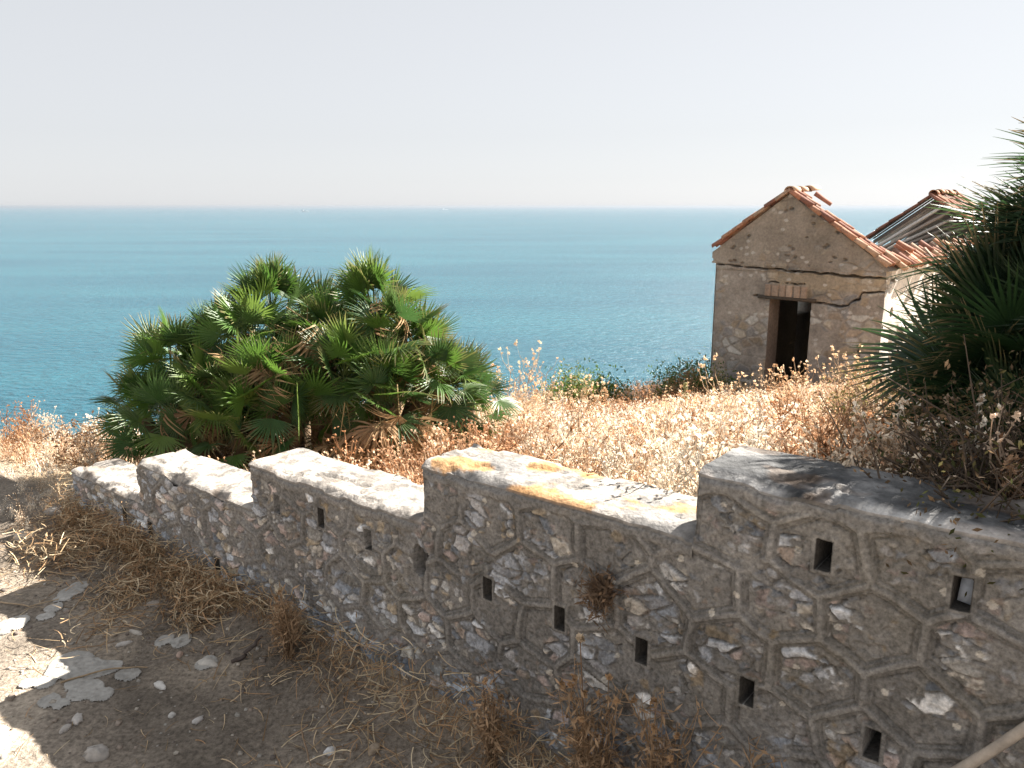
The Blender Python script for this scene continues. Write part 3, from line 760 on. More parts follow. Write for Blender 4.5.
def at(px, py, Y):
    u = (px - 512) / 804.; v = (384 - py) / 804.
    cp, sp = math.cos(PITCH), math.sin(PITCH)
    k = Y / (cp + v * sp)
    return np.array([u * k, Y, EYE + k * (v * cp - sp)])
def big_palm():
    base = np.array([-1.75, 6.9, 0.]); base[2] = float(hz(base[0], base[1]))
    root = thing('fan_palm', 'large many-stemmed green dwarf fan palm clump behind the lower wall steps', 'palm', base)
    spots = [(374, 314, 7.0, 34), (272, 316, 7.0, 34), (218, 356, 6.9, 24), (172, 372, 6.9, 26), (145, 418, 6.6, 24), (205, 405, 6.3, 24), (272, 395, 6.2, 26),
             (325, 352, 6.7, 24), (345, 380, 6.3, 26), (415, 362, 6.8, 26), (440, 388, 6.6, 24), (385, 405, 6.2, 22), (300, 425, 6.1, 18), (468, 405, 7.0, 18), (240, 432, 6.1, 16), (165, 432, 6.2, 16), (322, 335, 7.3, 18), (200, 375, 7.1, 20), (255, 350, 6.6, 20), (392, 345, 6.5, 16), (300, 375, 7.2, 20), (370, 372, 7.2, 20), (200, 398, 7.2, 18), (440, 405, 7.2, 16), (255, 395, 7.1, 18)]
    dm = MB()
    for i, (px, py, Y, n) in enumerate(spots):
        p = at(px, py, Y)
        cm = MB(); crown(cm, dm, p - base, int(n * 1.1), .63, lo=-25 if i < 2 else -40, dead=8 if i in (0, 1, 2, 7, 9, 18) else 4)
        o = cm.build('frond_crown', M_FROND, root, False)
        tm = MB()
        foot = base + np.array([(p[0] - base[0]) * .55, (p[1] - base[1]) * .5, 0]); foot[2] = float(hz(foot[0], foot[1])) - .1
        w = np.linspace(0, 1, 7)[:, None]
        pts = foot * (1 - w) + p * w; pts[:, 0] += .12 * np.sin(w[:, 0] * 3) * (1 if i % 2 else -1)
        tm.tube(pts - base, .10, .06, (.16, .11, .07), 8, (.22, .15, .09))
        tm.build('trunk', M_TRUNK, root)
    for (px, py, Y, n) in [(310, 335, 6.5, 9), (290, 355, 6.3, 8), (375, 300, 6.8, 5), (385, 420, 6.0, 8), (240, 360, 6.5, 5), (265, 365, 6.2, 5), (345, 430, 5.95, 7), (430, 420, 6.1, 6), (200, 400, 6.2, 3)]:
        p = at(px, py, Y) - base
        for k in range(n):
            el = R(RNG.uniform(-80, 10)); a = RNG.uniform(-3.0, .2)
            d = (math.cos(el) * math.cos(a), math.cos(el) * math.sin(a), math.sin(el))
            place_leaf(dm, DEADL[RNG.integers(5)], p + RNG.normal(0, .07, 3) - np.array(d) * .2, d, RNG.uniform(.6, .9), RNG.normal(0, .8), R(RNG.uniform(10, 60)), np.array(DEADC[RNG.integers(3)]) * 1.2, STRAW, .6)
    o = dm.build('dead_fronds', M_DRYLEAF, root, False); o['label'] = 'brown dead fronds hanging inside the clump'
big_palm()

def side_palm():
    base = np.array([2.5, 3.4, 0.]); base[2] = float(hz(base[0], base[1]))
    root = thing('fan_palm', 'dark shaded fan palm with spiky leaves at the right end of the wall', 'palm', base)
    dm = MB()
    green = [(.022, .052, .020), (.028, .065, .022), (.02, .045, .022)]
    for i, (p, n, sz) in enumerate([((2.15, 3.40, 1.04), 56, .86), ((2.06, 3.2, .72), 52, .82), ((2.52, 3.5, 1.42), 44, .88), ((2.18, 3.3, .52), 36, .8), ((2.45, 3.1, .95), 26, .85), ((1.92, 2.72, .74), 40, .66), ((2.10, 3.05, 1.05), 30, .74), ((3.2, 3.7, 1.5), 30, 1.1), ((3.0, 2.8, 1.3), 30, 1.1), ((3.6, 3.2, 2.2), 34, 1.2), ((2.55, 3.2, 1.66), 46, .92), ((2.40, 3.4, 1.40), 36, .86), ((2.9, 3.4, 1.6), 24, 1.0), ((2.4, 2.95, .8), 18, .8)]):  # far right out-of-frame crowns added to shade the brush and wall top
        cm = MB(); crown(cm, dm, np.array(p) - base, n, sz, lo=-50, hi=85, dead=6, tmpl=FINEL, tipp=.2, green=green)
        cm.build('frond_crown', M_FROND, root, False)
        tm = MB(); w = np.linspace(0, 1, 6)[:, None]
        foot = base + np.array([(p[0] - base[0]) * .6, (p[1] - base[1]) * .6, 0]); foot[2] = float(hz(foot[0], foot[1])) - .1
        tm.tube(foot * (1 - w) + np.array(p) * w - base, .11, .07, (.13, .09, .06), 8); tm.build('trunk', M_TRUNK, root)
    o = dm.build('dead_fronds', M_DRYLEAF, root, False); o['label'] = 'withered fronds hanging under the dark crown'
side_palm()

# ------------------------------------------------------------------ dry field
WC = [(.80, .70, .57), (.77, .64, .50), (.64, .48, .34), (.84, .76, .65), (.44, .29, .18)]
def weed_proto(seed, h=.5, nb=9, heads=24, hr=.012, dark=0):
    r = np.random.default_rng(seed); mb = MB()
    c = np.array(WC[seed % 5]) * (1 - dark)
    lean = r.normal(0, .12, 2)
    main = np.array([[0, 0, -.03], [lean[0] * .3 * h, lean[1] * .3 * h, h * .4], [lean[0] * h, lean[1] * h, h * .85]])
    mb.tube(main, .004, .0022, c * .75, 3)
    for b in range(nb):
        f = r.uniform(.2, 1); a = r.uniform(0, 6.28); L = h * r.uniform(.22, .45)
        p0 = main[0] * (1 - f) + main[2] * f
        p1 = p0 + L * np.array([.45 * math.cos(a), .45 * math.sin(a), .45]); p2 = p0 + L * np.array([.62 * math.cos(a), .62 * math.sin(a), .95])
        mb.tube([p0, p1, p2], .0026, .0013, c * .85, 3)
        for k in range(max(1, heads // nb)):
            q = p2 + r.normal(0, .025, 3) if k else p2
            mb.fluff(q, hr * 1.0 * r.uniform(.7, 1.5), c * r.uniform(.8, 1.3), r, 4)
        for k in range(2):   # dry leaf
            q = p0 * .4 + p1 * .6; w = r.normal(0, .5, 3); w[2] *= .5; w = w / np.linalg.norm(w) * r.uniform(.02, .045)
            s = np.cross(w, r.normal(0, 1, 3)); s = s / np.linalg.norm(s) * .004
            mb.add([q, q + w * .5 + s, q + w, q + w * .5 - s], [(0, 1, 2, 3)], c * r.uniform(.7, 1.2))
    return mb.arrays()
def tuft_proto(seed, h=.3, n=16):
    r = np.random.default_rng(seed); mb = MB(); c = np.array(WC[(seed * 3) % 4])
    for b in range(n):
        a = r.uniform(0, 6.28); L = h * r.uniform(.5, 1.15); o = r.normal(0, .03, 2); cr = r.uniform(.15, .8)
        s = np.array([-math.sin(a), math.cos(a), 0]) * .003
        pts = [np.array([o[0] + math.cos(a) * cr * L * u ** 2, o[1] + math.sin(a) * cr * L * u ** 2, L * (u - .3 * cr * u * u) - .02]) for u in (0, .4, .75, 1)]
        V = []; 
        for i, p in enumerate(pts): V += [p - s * (1 - .25 * i), p + s * (1 - .25 * i)]
        mb.add(V, [(0, 1, 3, 2), (2, 3, 5, 4), (4, 5, 7, 6)], c * r.uniform(.8, 1.25))
        if r.random() < .45: mb.blob(pts[-1], .008, c * 1.1, 2.2)
    return mb.arrays()
def scatter(name, protos, pts, smin, smax, mat, tint=None, kind=None, lean=.15):
    VV = []; QQ = []; CC = []; n = 0
    which = RNG.integers(0, len(protos), len(pts))
    for pi, (V, Q, C) in enumerate(protos):
        P = pts[which == pi]
        if not len(P): continue
        k = len(P); a = RNG.uniform(0, 6.283, k); s = RNG.uniform(smin, smax, k)[:, None]
        lx = RNG.normal(0, lean, k)[:, None]; ly = RNG.normal(0, lean, k)[:, None]
        ca, sa = np.cos(a)[:, None], np.sin(a)[:, None]
        X = s * (ca * V[:, 0] - sa * V[:, 1]) + lx * s * V[:, 2]; Y = s * (sa * V[:, 0] + ca * V[:, 1]) + ly * s * V[:, 2]; Z = s * V[:, 2]
        VV.append(np.stack([X + P[:, :1], Y + P[:, 1:2], Z + P[:, 2:3]], -1).reshape(-1, 3))
        QQ.append((Q[None] + (np.arange(k) * len(V))[:, None, None] + n).reshape(-1, 4)); n += k * len(V)
        b = RNG.uniform(.75, 1.3, (k, 1, 1)) * np.ones((1, 1, 3))
        if tint is not None:
            w = tint(P)[:, None, None]; b = b * (1 - w) + b * np.array([.58, .38, .25]) * w
        CC.append((C[None] * b).reshape(-1, 3))
    o = mk(name, np.concatenate(VV), np.concatenate(QQ), mat, None, np.concatenate(CC), False)
    if kind: o['kind'] = kind
    return o
def in_house(x, y, m=.05):
    dx, dy = x - HO[0], y - HO[1]; a = dx * EX[0] + dy * EX[1]; b = dx * BX[0] + dy * BX[1]
    return (a > -m) & (a < HW + m) & (b > -m) & (b < HL + m)
def field_points(n, tlo, thi, qlo, qhi, dens=None):
    t = RNG.uniform(tlo, thi, n); q = RNG.uniform(qlo, qhi, n); x, y = tq(t, q); z = hz(x, y)
    u = x / np.maximum(y, .1)
    keep = (y > 2) & (u > -.80) & (u < .80) & ~in_house(x, y) & (z > -7)
    keep &= ~((t > 3.0) & (q < 2.6) & (RNG.random(n) < .65)) & ~((t > 6.4) & (RNG.random(n) < .5))
    if dens is not None: keep &= RNG.random(n) < dens(x, y)
    return np.stack([x, y, z], 1)[keep]
patch = lambda P: sstep(.50, .60, fbm(P[:, 0] * 1.1, P[:, 1] * 1.1, 301)) * .9
near_d = lambda x, y: np.clip(.25 + 1.2 * (fbm(x * 1.1, y * 1.1, 305) - .25), .1, 1)
WEEDS = [weed_proto(s, h=.24 + .04 * (s % 4), nb=14, heads=36, hr=.0072) for s in range(8)]
TUFTS = [tuft_proto(s, h=.19) for s in range(6)]
weed_pts = field_points(26000, -2.5, 10.5, .42, 17, near_d)
scatter('field_weeds', WEEDS, weed_pts, .65, 1.25, M_WEED, patch, 'stuff')
tuft_pts = field_points(34000, -2.5, 10.8, .36, 17)
scatter('field_grass', TUFTS, tuft_pts, .6, 1.2, M_STRAW, patch, 'stuff')

# taller weeds standing out of the field, one by one
TALL = []
def tall_weed(seed):
    V, Q, C = weed_proto(40 + seed, h=.58, nb=13, heads=32, hr=.012)
    C = C * .9
    root = thing('dry_weed', 'tall dry brown weed with round seed heads standing above the pale grass', 'weed', (0, 0, -50), 0, 'tall dry weeds in the field')
    mk('stems', V, Q, M_WEED, root, C * np.array([.95, .8, .65]), False)
    return root
protos = [tall_weed(s) for s in range(4)]
n = 0
for (px, py, k) in [(745, 405, 1), (765, 402, 1), (782, 398, .9), (797, 405, 1.1), (815, 402, 1), (833, 398, .9), (848, 404, 1), (725, 412, .9), (775, 420, 1), (826, 418, .9), (855, 415, .9),
                    (505, 410, 1.7), (522, 405, 1.75), (540, 408, 1.6), (495, 420, 1.5), (556, 412, 1.35), (575, 415, 1.1), (610, 410, .9), (640, 410, .9), (660, 415, .9), (590, 425, .8), (530, 425, 1.1), (515, 395, 1.2), (548, 398, 1.0), (865, 410, 1)] + [(int(RNG.uniform(500, 885)), int(RNG.uniform(392, 436)), float(RNG.uniform(.8, 1.2))) for _ in range(34)]:
    x, y = pix_ground(px, py + 20)
    o = protos[n] if n < 4 else dup(protos[n % 4], (0, 0, 0), 0)
    o.location = (x, y, float(hz(x, y))); o.rotation_euler = (0, 0, RNG.uniform(0, 6)); o.scale = (k,) * 3; n += 1

def spike(px, py, hgt, label):
    x, y = pix_ground(px, py)
    root = thing('mullein', label, 'plant', (x, y, float(hz(x, y))))
    mb = MB(); mb.tube([(0, 0, -.02), (.01, 0, hgt * .5), (.0, .01, hgt)], .008, .005, (.30, .27, .12), 4)
    mb.build('stem', M_LEAF, root)
    mb = MB()
    for k in range(70):
        u = RNG.uniform(.3, 1); a = RNG.uniform(0, 6.28); rr = .035 * (1.25 - u)+.012
        mb.blob((rr * math.cos(a), rr * math.sin(a), hgt * u), .014, np.array([.42, .40, .20]) * RNG.uniform(.7, 1.2))
    for k in range(26):
        u = RNG.uniform(.05, .6); a = RNG.uniform(0, 6.28); L = .14 * (1 - u)
        d = np.array([math.cos(a), math.sin(a), .3]); s = np.array([-math.sin(a), math.cos(a), 0]) * .018; p = np.array([0, 0, hgt * u])
        mb.add([p, p + d * L * .5 + s, p + d * L, p + d * L * .5 - s], [(0, 1, 2, 3)], np.array([.30, .32, .14]) * RNG.uniform(.7, 1.2))
    mb.build('flower_head', M_LEAF, root, False)
spike(407, 470, .55, 'pale green upright flower spike in front of the big palm clump')
spike(683, 432, .62, 'pale green upright flower spike in the field left of the house')
spike(854, 412, .75, 'pale yellow-green flower spike under the right corner of the house')

# ------------------------------------------------------------------ bushes
def bush(name, label, loc, rad, hgt, cols, nleaf, lsize, mat, twig=(.2, .14, .09), nst=24, cat='shrub', leafy=True, flat=.5, name_leaf='foliage'):
    root = thing(name, label, cat, loc)
    tw = MB(); lf = MB(); tips = []
    for k in range(nst):
        a = RNG.uniform(0, 6.283); rr = rad * math.sqrt(RNG.random()); e = np.array([rr * math.cos(a), rr * math.sin(a), hgt * (1 - .6 * (rr / rad) ** 2) * RNG.uniform(.65, 1.05)])
        m = e * .5 + RNG.normal(0, .06 * rad, 3); m[2] = e[2] * .55
        tw.tube([(RNG.normal(0, rad * .12), RNG.normal(0, rad * .12), -.08), m, e], .008, .003, twig, 4)
        tips.append(e)
        for j in range(4):
            b = m + (e - m) * RNG.random() ; t2 = b + RNG.normal(0, .22 * rad, 3) + np.array([0, 0, .08 * hgt])
            t2[2] = max(t2[2], .02); tw.tube([b, (b + t2) / 2 + RNG.normal(0, .02, 3), t2], .004, .0015, np.array(twig) * 1.2, 3); tips.append(t2)
    tips = np.array(tips)
    i = RNG.integers(0, len(tips), nleaf); P = tips[i] + RNG.normal(0, .13 * rad, (nleaf, 3)); P[:, 2] = np.abs(P[:, 2])
    D = RNG.normal(0, 1, (nleaf, 3)); D /= np.linalg.norm(D, axis=1, keepdims=True)
    S = np.cross(D, RNG.normal(0, 1, (nleaf, 3))); S /= np.linalg.norm(S, axis=1, keepdims=True)
    L = lsize * RNG.uniform(.6, 1.4, (nleaf, 1))
    V = np.stack([P, P + D * L * .5 + S * L * .22, P + D * L, P + D * L * .5 - S * L * .22], 1)
    cc = np.array(cols)[(_hash(i, i * 0, 3) * len(cols)).astype(int) % len(cols)] * RNG.uniform(.7, 1.3, (nleaf, 1))
    lf.add(V.reshape(-1, 3), np.arange(nleaf * 4).reshape(-1, 4), np.repeat(cc, 4, 0))
    tw.build('twigs', M_WOOD, root); lf.build(name_leaf, mat, root, False)
    return root
def gnd(px, py):
    x, y = pix_ground(px, py); return (x, y, float(hz(x, y)))
def atz(px, Y):
    p = at(px, 400, Y); return (p[0], Y, float(hz(p[0], Y)))
GRN = [(.085, .15, .03), (.12, .18, .035), (.06, .11, .026), (.17, .18, .05)]
BRN = [(.26, .17, .09), (.33, .22, .11), (.20, .13, .07), (.16, .15, .05)]
bush('green_shrub', 'low rounded green shrub on the cliff edge between the palm and the house', atz(588, 13.2), .74, .52, GRN, 8000, .055, M_LEAF, nst=60)
bush('green_shrub', 'green shrub with brown twigs against the left corner of the house', atz(693, 14.6), .75, .74, GRN + [(.3, .22, .1)], 8000, .055, M_LEAF, nst=60)
bush('dry_bush', 'brown dry bush in front of the shrub at the house corner', atz(690, 12.9), .38, .75, BRN[:3], 900, .05, M_WEED)
bush('dry_bush', 'olive brown dry bush beside the dark palm, behind the highest wall step', (2.02, 4.35, float(hz(2.02, 4.35))), .34, .42, [(.15, .13, .05), (.22, .17, .08), (.3, .22, .12)], 2600, .024, M_WEED, nst=40)
bush('dry_bush', 'brown twiggy bush hanging over the wall top under the dark palm', (2.25, 2.85, float(hz(2.25, 2.85)) + .1), .42, .5, [(.10, .08, .04), (.14, .095, .055), (.08, .08, .03)], 3000, .024, M_WEED, nst=60, twig=(.10, .07, .05))  # leaf and twig colours darkened to replace missing palm shade
bush('dry_bush', 'dark olive tangle of dry brush hanging over the right end of the wall top', (1.52, 2.26, float(hz(1.52, 2.26)) + .05), .50, .36, [(.08, .07, .03), (.11, .075, .045), (.06, .065, .025), (.15, .10, .06)], 5200, .020, M_WEED, nst=110, twig=(.085, .062, .045))  # brush coloured dark so it looks shaded by the palm
bush('dry_bush', 'reddish dry bush at the left foot of the big palm', atz(88, 7.3), .36, .42, [(.24, .15, .09), (.18, .12, .08), (.3, .2, .12)], 1100, .04, M_WEED)
bush('dry_bush', 'thin dry bush on the cliff edge at the far left', atz(20, 8.0), .3, .2, [(.5, .36, .24), (.56, .42, .3)], 700, .04, M_WEED)

# ------------------------------------------------------------------ straw and litter on the path
def strands(name, n, pick, Lr, w, cols, kind='stuff', rise=.05):
    t, q, lift = pick(n); x, y = tq(t, q); z = hz(x, y) + lift
    a = RNG.uniform(0, 6.283, n); L = RNG.uniform(*Lr, n); el = RNG.normal(0, .45, n); cv = RNG.normal(0, .8, n)
    V = np.zeros((n, 5, 2, 3)); px, py, pz = x.copy(), y.copy(), z.copy()
    for i in range(5):
        aa = a + cv * i / 4; f = 1 - .17 * i
        sx, sy = -np.sin(aa) * w * f, np.cos(aa) * w * f
        V[:, i, 0] = np.stack([px - sx, py - sy, pz], 1); V[:, i, 1] = np.stack([px + sx, py + sy, pz + w * .6], 1)
        ee = el * (1 - i / 2.6)
        px = px + np.cos(aa) * np.cos(ee) * L / 4; py = py + np.sin(aa) * np.cos(ee) * L / 4; pz = np.maximum(pz + np.sin(ee) * L / 4, hz(px, py) + .003)
    b = (np.arange(n) * 10)[:, None]
    Q = np.concatenate([np.stack([b[:, 0] + 2 * i, b[:, 0] + 2 * i + 1, b[:, 0] + 2 * i + 3, b[:, 0] + 2 * i + 2], 1) for i in range(4)])
    C = np.repeat(np.array(cols)[RNG.integers(0, len(cols), n)] * RNG.uniform(.65, 1.25, (n, 1)), 10, 0)
    o = mk(name, V.reshape(-1, 3), Q, M_STRAW, None, C, False); o['kind'] = kind
    return o
SC = [(.56, .42, .27), (.44, .31, .18), (.64, .52, .35), (.28, .18, .10), (.46, .28, .15)]
def pick_foot(n):
    t = RNG.uniform(.6, 6.0, n); d = RNG.exponential(.17, n) * (1 + .5 * np.sin(t * 3.1) * .5)
    d = np.where(RNG.random(n) < fbm(t * 2.2, t * 0, 401) * 1.3, d, d * .35); d = np.where(fbm(t * 3.3, d * 4, 402) > .45, d, d * .4)
    hgt = .20 * (.3 + 1.2 * fbm(t * 3, t * 0, 404)) * np.exp(-d / .16) * RNG.random(n) ** 1.5
    return t, -d - .01, hgt
strands('dry_straw', 4000, pick_foot, (.04, .20), .0026, SC)
def pick_left(n):
    t = RNG.uniform(3.6, 5.7, n); q = RNG.normal(-.16, .17, n) * (1 + .4 * np.sin(t * 5)); q = np.where(fbm(t * 2.5, q * 5, 405) > .42, q, q * .5)
    return t, np.where((t < 5.8) & (q > -.03), -.05 - np.abs(q), q), .16 * RNG.random(n) ** 2
strands('dry_grass_mat', 3800, pick_left, (.04, .18), .0028, SC)
def pick_path(n):
    t = RNG.uniform(.6, 7.5, n); return t, RNG.uniform(-2., -.2, n), .004 + 0 * t
strands('path_litter', 700, pick_path, (.03, .14), .0016, SC)
def edge_pts(n):
    t = RNG.uniform(5.9, 11, n); q = RNG.uniform(-1.2, 1.6, n); x, y = tq(t, q)
    k = (fbm(x * 1.2, y * 1.2, 411) > .42 - .05 * (t - 7)) & ((q > -.9) | (t > 8.2))
    return np.stack([x, y, hz(x, y)], 1)[k]
scatter('edge_grass', TUFTS + WEEDS[:3], edge_pts(2000), .25, .5, M_STRAW, None, 'stuff')

# pale stones and old paving on the path
def stone(px, py, sx, sy, hgt, label, col=(.50, .46, .41), rz=None):
    x, y = pix_ground(px, py)
    n, m = 14, 9; V = []
    for j in range(m):
        ph = math.pi * j / (m - 1)
        for i in range(n):
            a = 2 * math.pi * i / n; k = 1 + .35 * (float(vnoise(px + 2 * math.cos(a) + 3, py + 2 * math.sin(a) + j * .5, 7)) - .5) * 2
            V.append((sx * k * math.sin(ph) ** .7 * math.cos(a), sy * k * math.sin(ph) ** .7 * math.sin(a), hgt * max(math.cos(ph), -.4) * (1 + .2 * k)))
    Q = [(j * n + i, j * n + (i + 1) % n, (j + 1) * n + (i + 1) % n, (j + 1) * n + i) for j in range(m - 1) for i in range(n)]
    o = mk('stone', V, Q, M_STONE, None, np.tile(np.array(col), (len(V), 1)) * RNG.uniform(.85, 1.15))
    o.location = (x, y, float(hz(x, y)) + .004); o.rotation_euler = (0, 0, RNG.uniform(0, 6) if rz is None else rz)
    return tag(o, label, 'stone', 'stones lying on the path')
stone(97, 757, .045, .035, .035, 'rounded pale stone nearest the bottom left corner of the path', (.46, .42, .38))
stone(208, 665, .055, .03, .018, 'flat pale stone right of the middle of the dirt path')
stone(160, 687, .04, .018, .014, 'small whitish stone just right of the pale paving patch', (.55, .52, .48))
stone(330, 754, .025, .018, .016, 'small bright white stone near the lower wall brush', (.66, .65, .64))
stone(374, 752, .035, .02, .018, 'tan stone beside the straw near the bottom of the wall', (.38, .30, .22))
stone(125, 645, .035, .012, .012, 'thin pale stone above the paving patch', (.52, .48, .44))
stone(136, 634, .05, .018, .012, 'flat light stone between two twigs on the path', (.45, .41, .36))
stone(180, 656, .028, .014, .012, 'pinkish stone chip on the path', (.42, .31, .25))
stone(78, 720, .04, .022, .016, 'pale stone below the paving patch', (.52, .48, .44))
stone(66, 731, .03, .015, .014, 'narrow stone beside the shadow edge on the path', (.48, .44, .40))
stone(172, 717, .016, .014, .012, 'tiny round pale pebble in the middle of the path', (.55, .52, .48))
stone(198, 722, .03, .014, .012, 'little pale stone right of the tiny round pebble', (.48, .45, .42))
stone(58, 512, .09, .06, .03, 'flat grey stone slab in the dry grass left of the wall end', (.30, .28, .26))
stone(24, 538, .07, .05, .03, 'flat sunlit stone at the left edge of the path', (.45, .4, .34))
stone(155, 605, .04, .02, .015, 'grey-brown stone under the dry grass mat', (.34, .3, .26))

def paving(blobs, seed):
    P = np.array([(*pix_ground(a, b), r) for a, b, r in blobs]); lo = P[:, :2].min(0) - .2; hi = P[:, :2].max(0) + .2; st = .005
    x, y = np.meshgrid(np.arange(lo[0], hi[0], st), np.arange(lo[1], hi[1], st), indexing='ij')
    f = np.full(x.shape, -9.)
    for a, b, r in P: f = np.maximum(f, 1 - np.hypot(x - a, y - b) / r)
    f = f + .9 * (fbm(x * 7, y * 7, seed, 4) - .5)
    z = hz_fine(x, y) + .006 * sstep(0, .12, f) + .001
    k = (f[:-1, :-1] > 0) & (f[1:, 1:] > 0) & (f[1:, :-1] > 0) & (f[:-1, 1:] > 0)
    c = np.array([.36, .34, .31]) * (.75 + .5 * fbm(x * 12, y * 12, seed + 7)[..., None])
    return np.stack([x, y, z], -1), gridq(*x.shape, k), c
mb = MB()
for s, bl in enumerate([[(46, 617, .05), (54, 608, .06), (62, 600, .06), (70, 593, .08), (78, 588, .06)],
                        [(72, 664, .10), (82, 670, .10), (62, 672, .08), (86, 692, .08), (100, 696, .06), (76, 684, .06), (45, 684, .06), (28, 686, .05)],
                        [(107, 668, .07), (128, 676, .06)], [(50, 703, .05), (62, 705, .04)], [(165, 641, .05), (182, 642, .06)], [(205, 665, .05)], [(8, 628, .08), (18, 622, .06)]]):
    mb.add(*paving(bl, 500 + 20 * s))
structure(mb.build('old_paving', M_STONE, None))

def gravel(n):
    mb = MB(); t = RNG.uniform(.5, 7.5, n); q = RNG.uniform(-2.0, -.05, n); x, y = tq(t, q); z = hz_fine(x, y)
    for k in range(n):
        r = RNG.exponential(.005) + .003
        mb.blob((x[k], y[k], z[k]), min(r, .022), np.array([(.36, .33, .29), (.26, .21, .17), (.42, .37, .31), (.17, .14, .12)][RNG.integers(4)]) * RNG.uniform(.8, 1.2), .7)
    mb.build('gravel', M_STONE)['kind'] = 'stuff'
gravel(1500)
def stick(name, label, pts, r0, r1, col, lift=.012, group=None, cat='twig'):
    P = [];
    for (px, py, l) in pts:
        x, y = pix_ground(px, py, l); P.append((x, y, float(hz(x, y)) + l + lift))
    P = np.array(P); o0 = P[0].copy()
    w = np.linspace(0, len(P) - 1, (len(P) - 1) * 4 + 1); i = np.minimum(w.astype(int), len(P) - 2); f = (w - i)[:, None]
    pp = P[i] * (1 - f) + P[i + 1] * f + RNG.normal(0, r0 * .5, (len(w), 3))
    mb = MB(); mb.tube(pp - o0, r0, r1, col, 5); o = mb.build(name, M_WOOD); o.location = o0
    return tag(o, label, cat, group)
stick('twig', 'bleached forked twig standing out of the straw in the middle of the path', [(190, 641, 0), (183, 615, .03), (212, 622, .06)], .005, .003, (.45, .38, .30))
stick('twig', 'long thin twig lying across the pale paving patch', [(60, 685, 0), (105, 672, .01), (148, 670, .01)], .005, .003, (.36, .26, .16))
stick('twig', 'curved thin twig right of the upper paving patch', [(75, 610, 0), (85, 597, .01), (103, 584, .02)], .004, .003, (.34, .25, .16))
stick('twig', 'straight pale twig at the sunlit left edge of the path', [(0, 604, 0), (30, 608, .01), (60, 601, .01)], .005, .003, (.40, .30, .20))
stick('twig', 'short dark twig beside the heap of straw at the wall foot', [(232, 665, 0), (248, 655, .02), (262, 640, .04)], .012, .008, (.09, .07, .06))
stick('twig', 'bent brown twig near the bottom edge of the path', [(302, 735, 0), (305, 748, .02), (311, 768, .01)], .004, .003, (.28, .19, .12))
stick('twig', 'thin twig below the dry grass mat at the top of the shadow', [(45, 574, 0), (75, 578, .01), (82, 586, .01)], .005, .003, (.34, .25, .16))
# ------------------------------------------------------------------ weeds growing at the foot of the wall
def wall_weed(t, q, hgt, label, seed, n=22, heads=10, z0=None, droop=False, hc=(.42, .27, .15), c=(.30, .20, .12)):
    r = np.random.default_rng(seed); x, y = tq(t, q); z = float(hz(x, y)) if z0 is None else z0
    root = thing('dry_thistle', label, 'weed', (x, y, z)); mb = MB()
    c = np.array(c)
    for k in range(n):
        a = r.uniform(0, 6.28); L = hgt * r.uniform(.35, 1.0); sp = r.uniform(.05, .35)
        ax = DIR * math.cos(a) + NRM * (-abs(math.sin(a)) * .6)
        sg = -1 if droop else 1
        p = np.array([[ax[0] * sp * L * u ** 1.3, ax[1] * sp * L * u ** 1.3, sg * L * u] for u in (0, .35, .7, 1)]) + r.normal(0, .014, (4, 3))
        mb.tube(p, .0035, .0014, c * r.uniform(.7, 1.4), 3)
        for j in range(9):
            b = p[1] + (p[3] - p[1]) * r.random(); w = r.normal(0, .035, 3); mb.tube([b, b + w * .6, b + w + (0, 0, .01)], .0016, .0007, c * r.uniform(.8, 1.5), 3)
            for _ in range(2):
                s = np.cross(w, r.normal(0, 1, 3)); s = s / (np.linalg.norm(s) + 1e-6) * .005; e = b + w * r.uniform(.5, 1.2); d = r.normal(0, .011, 3)
                mb.add([e, e + d + s, e + 2 * d, e + d - s], [(0, 1, 2, 3)], c * r.uniform(.8, 1.6))
        if k < heads:
            hd = MB(); hd.fluff((0, 0, 0), .011, np.array(hc) * r.uniform(.8, 1.25), r, 14); o = hd.build('seed_head', M_WEED, root, False); o.location = p[3]
    mb.build('stems', M_STRAW, root, False)
    return root
wall_weed(1.32, -.10, .60, 'tall brown thistle with round seed heads against the middle of the wall', 1, 40, 12)
wall_weed(1.05, -.10, .60, 'bushy brown thistle right of the tallest one, against the wall', 2, 46, 8)
wall_weed(.66, -.11, .58, 'reddish dry thistle below the highest wall step', 3, 34, 10)
wall_weed(1.78, -.12, .42, 'short dry thistle in the straw heap under the second wall step', 4, 22, 4)
wall_weed(3.05, -.14, .34, 'collapsed straw-coloured thistle under the third wall step', 5, 26, 2)
wall_weed(1.36, -.03, .10, 'small tuft of dry weed hanging from a crack in the wall face', 6, 26, 0, z0=.45, droop=True, c=(.15, .10, .065))
# one tall stem with a pale round head in front of the wall
x, y = tq(1.36, -.14); z = float(hz(x, y))
root = thing('dry_flower', 'single tall stem with one pale round seed head in front of the wall', 'weed', (x, y, z))
mb = MB(); mb.tube([(0, 0, 0), (.012, .0, .36), (-.008, .01, .71)], .003, .002, (.2, .12, .07), 4); mb.build('stem', M_STRAW, root)
mb = MB(); 
mb.fluff((-.008, .01, .715), .013, np.array([.62, .50, .36]), np.random.default_rng(5), 40)
mb.build('seed_head', M_WEED, root)
# the leaning stick
o_ = MB(); P0 = np.array([*tq(.80, -.25), float(hz(*tq(.80, -.25)))]); P1 = np.array([*tq(.08, -.015), .50])
w = np.linspace(0, 1, 8)[:, None]; o_.tube((P1 - P0) * w + RNG.normal(0, .003, (8, 3)), .017, .014, (.36, .31, .26), 7)
st = o_.build('stick', M_WOOD); st.location = P0; tag(st, 'thick grey broken stick leaning against the wall at the lower right', 'stick')
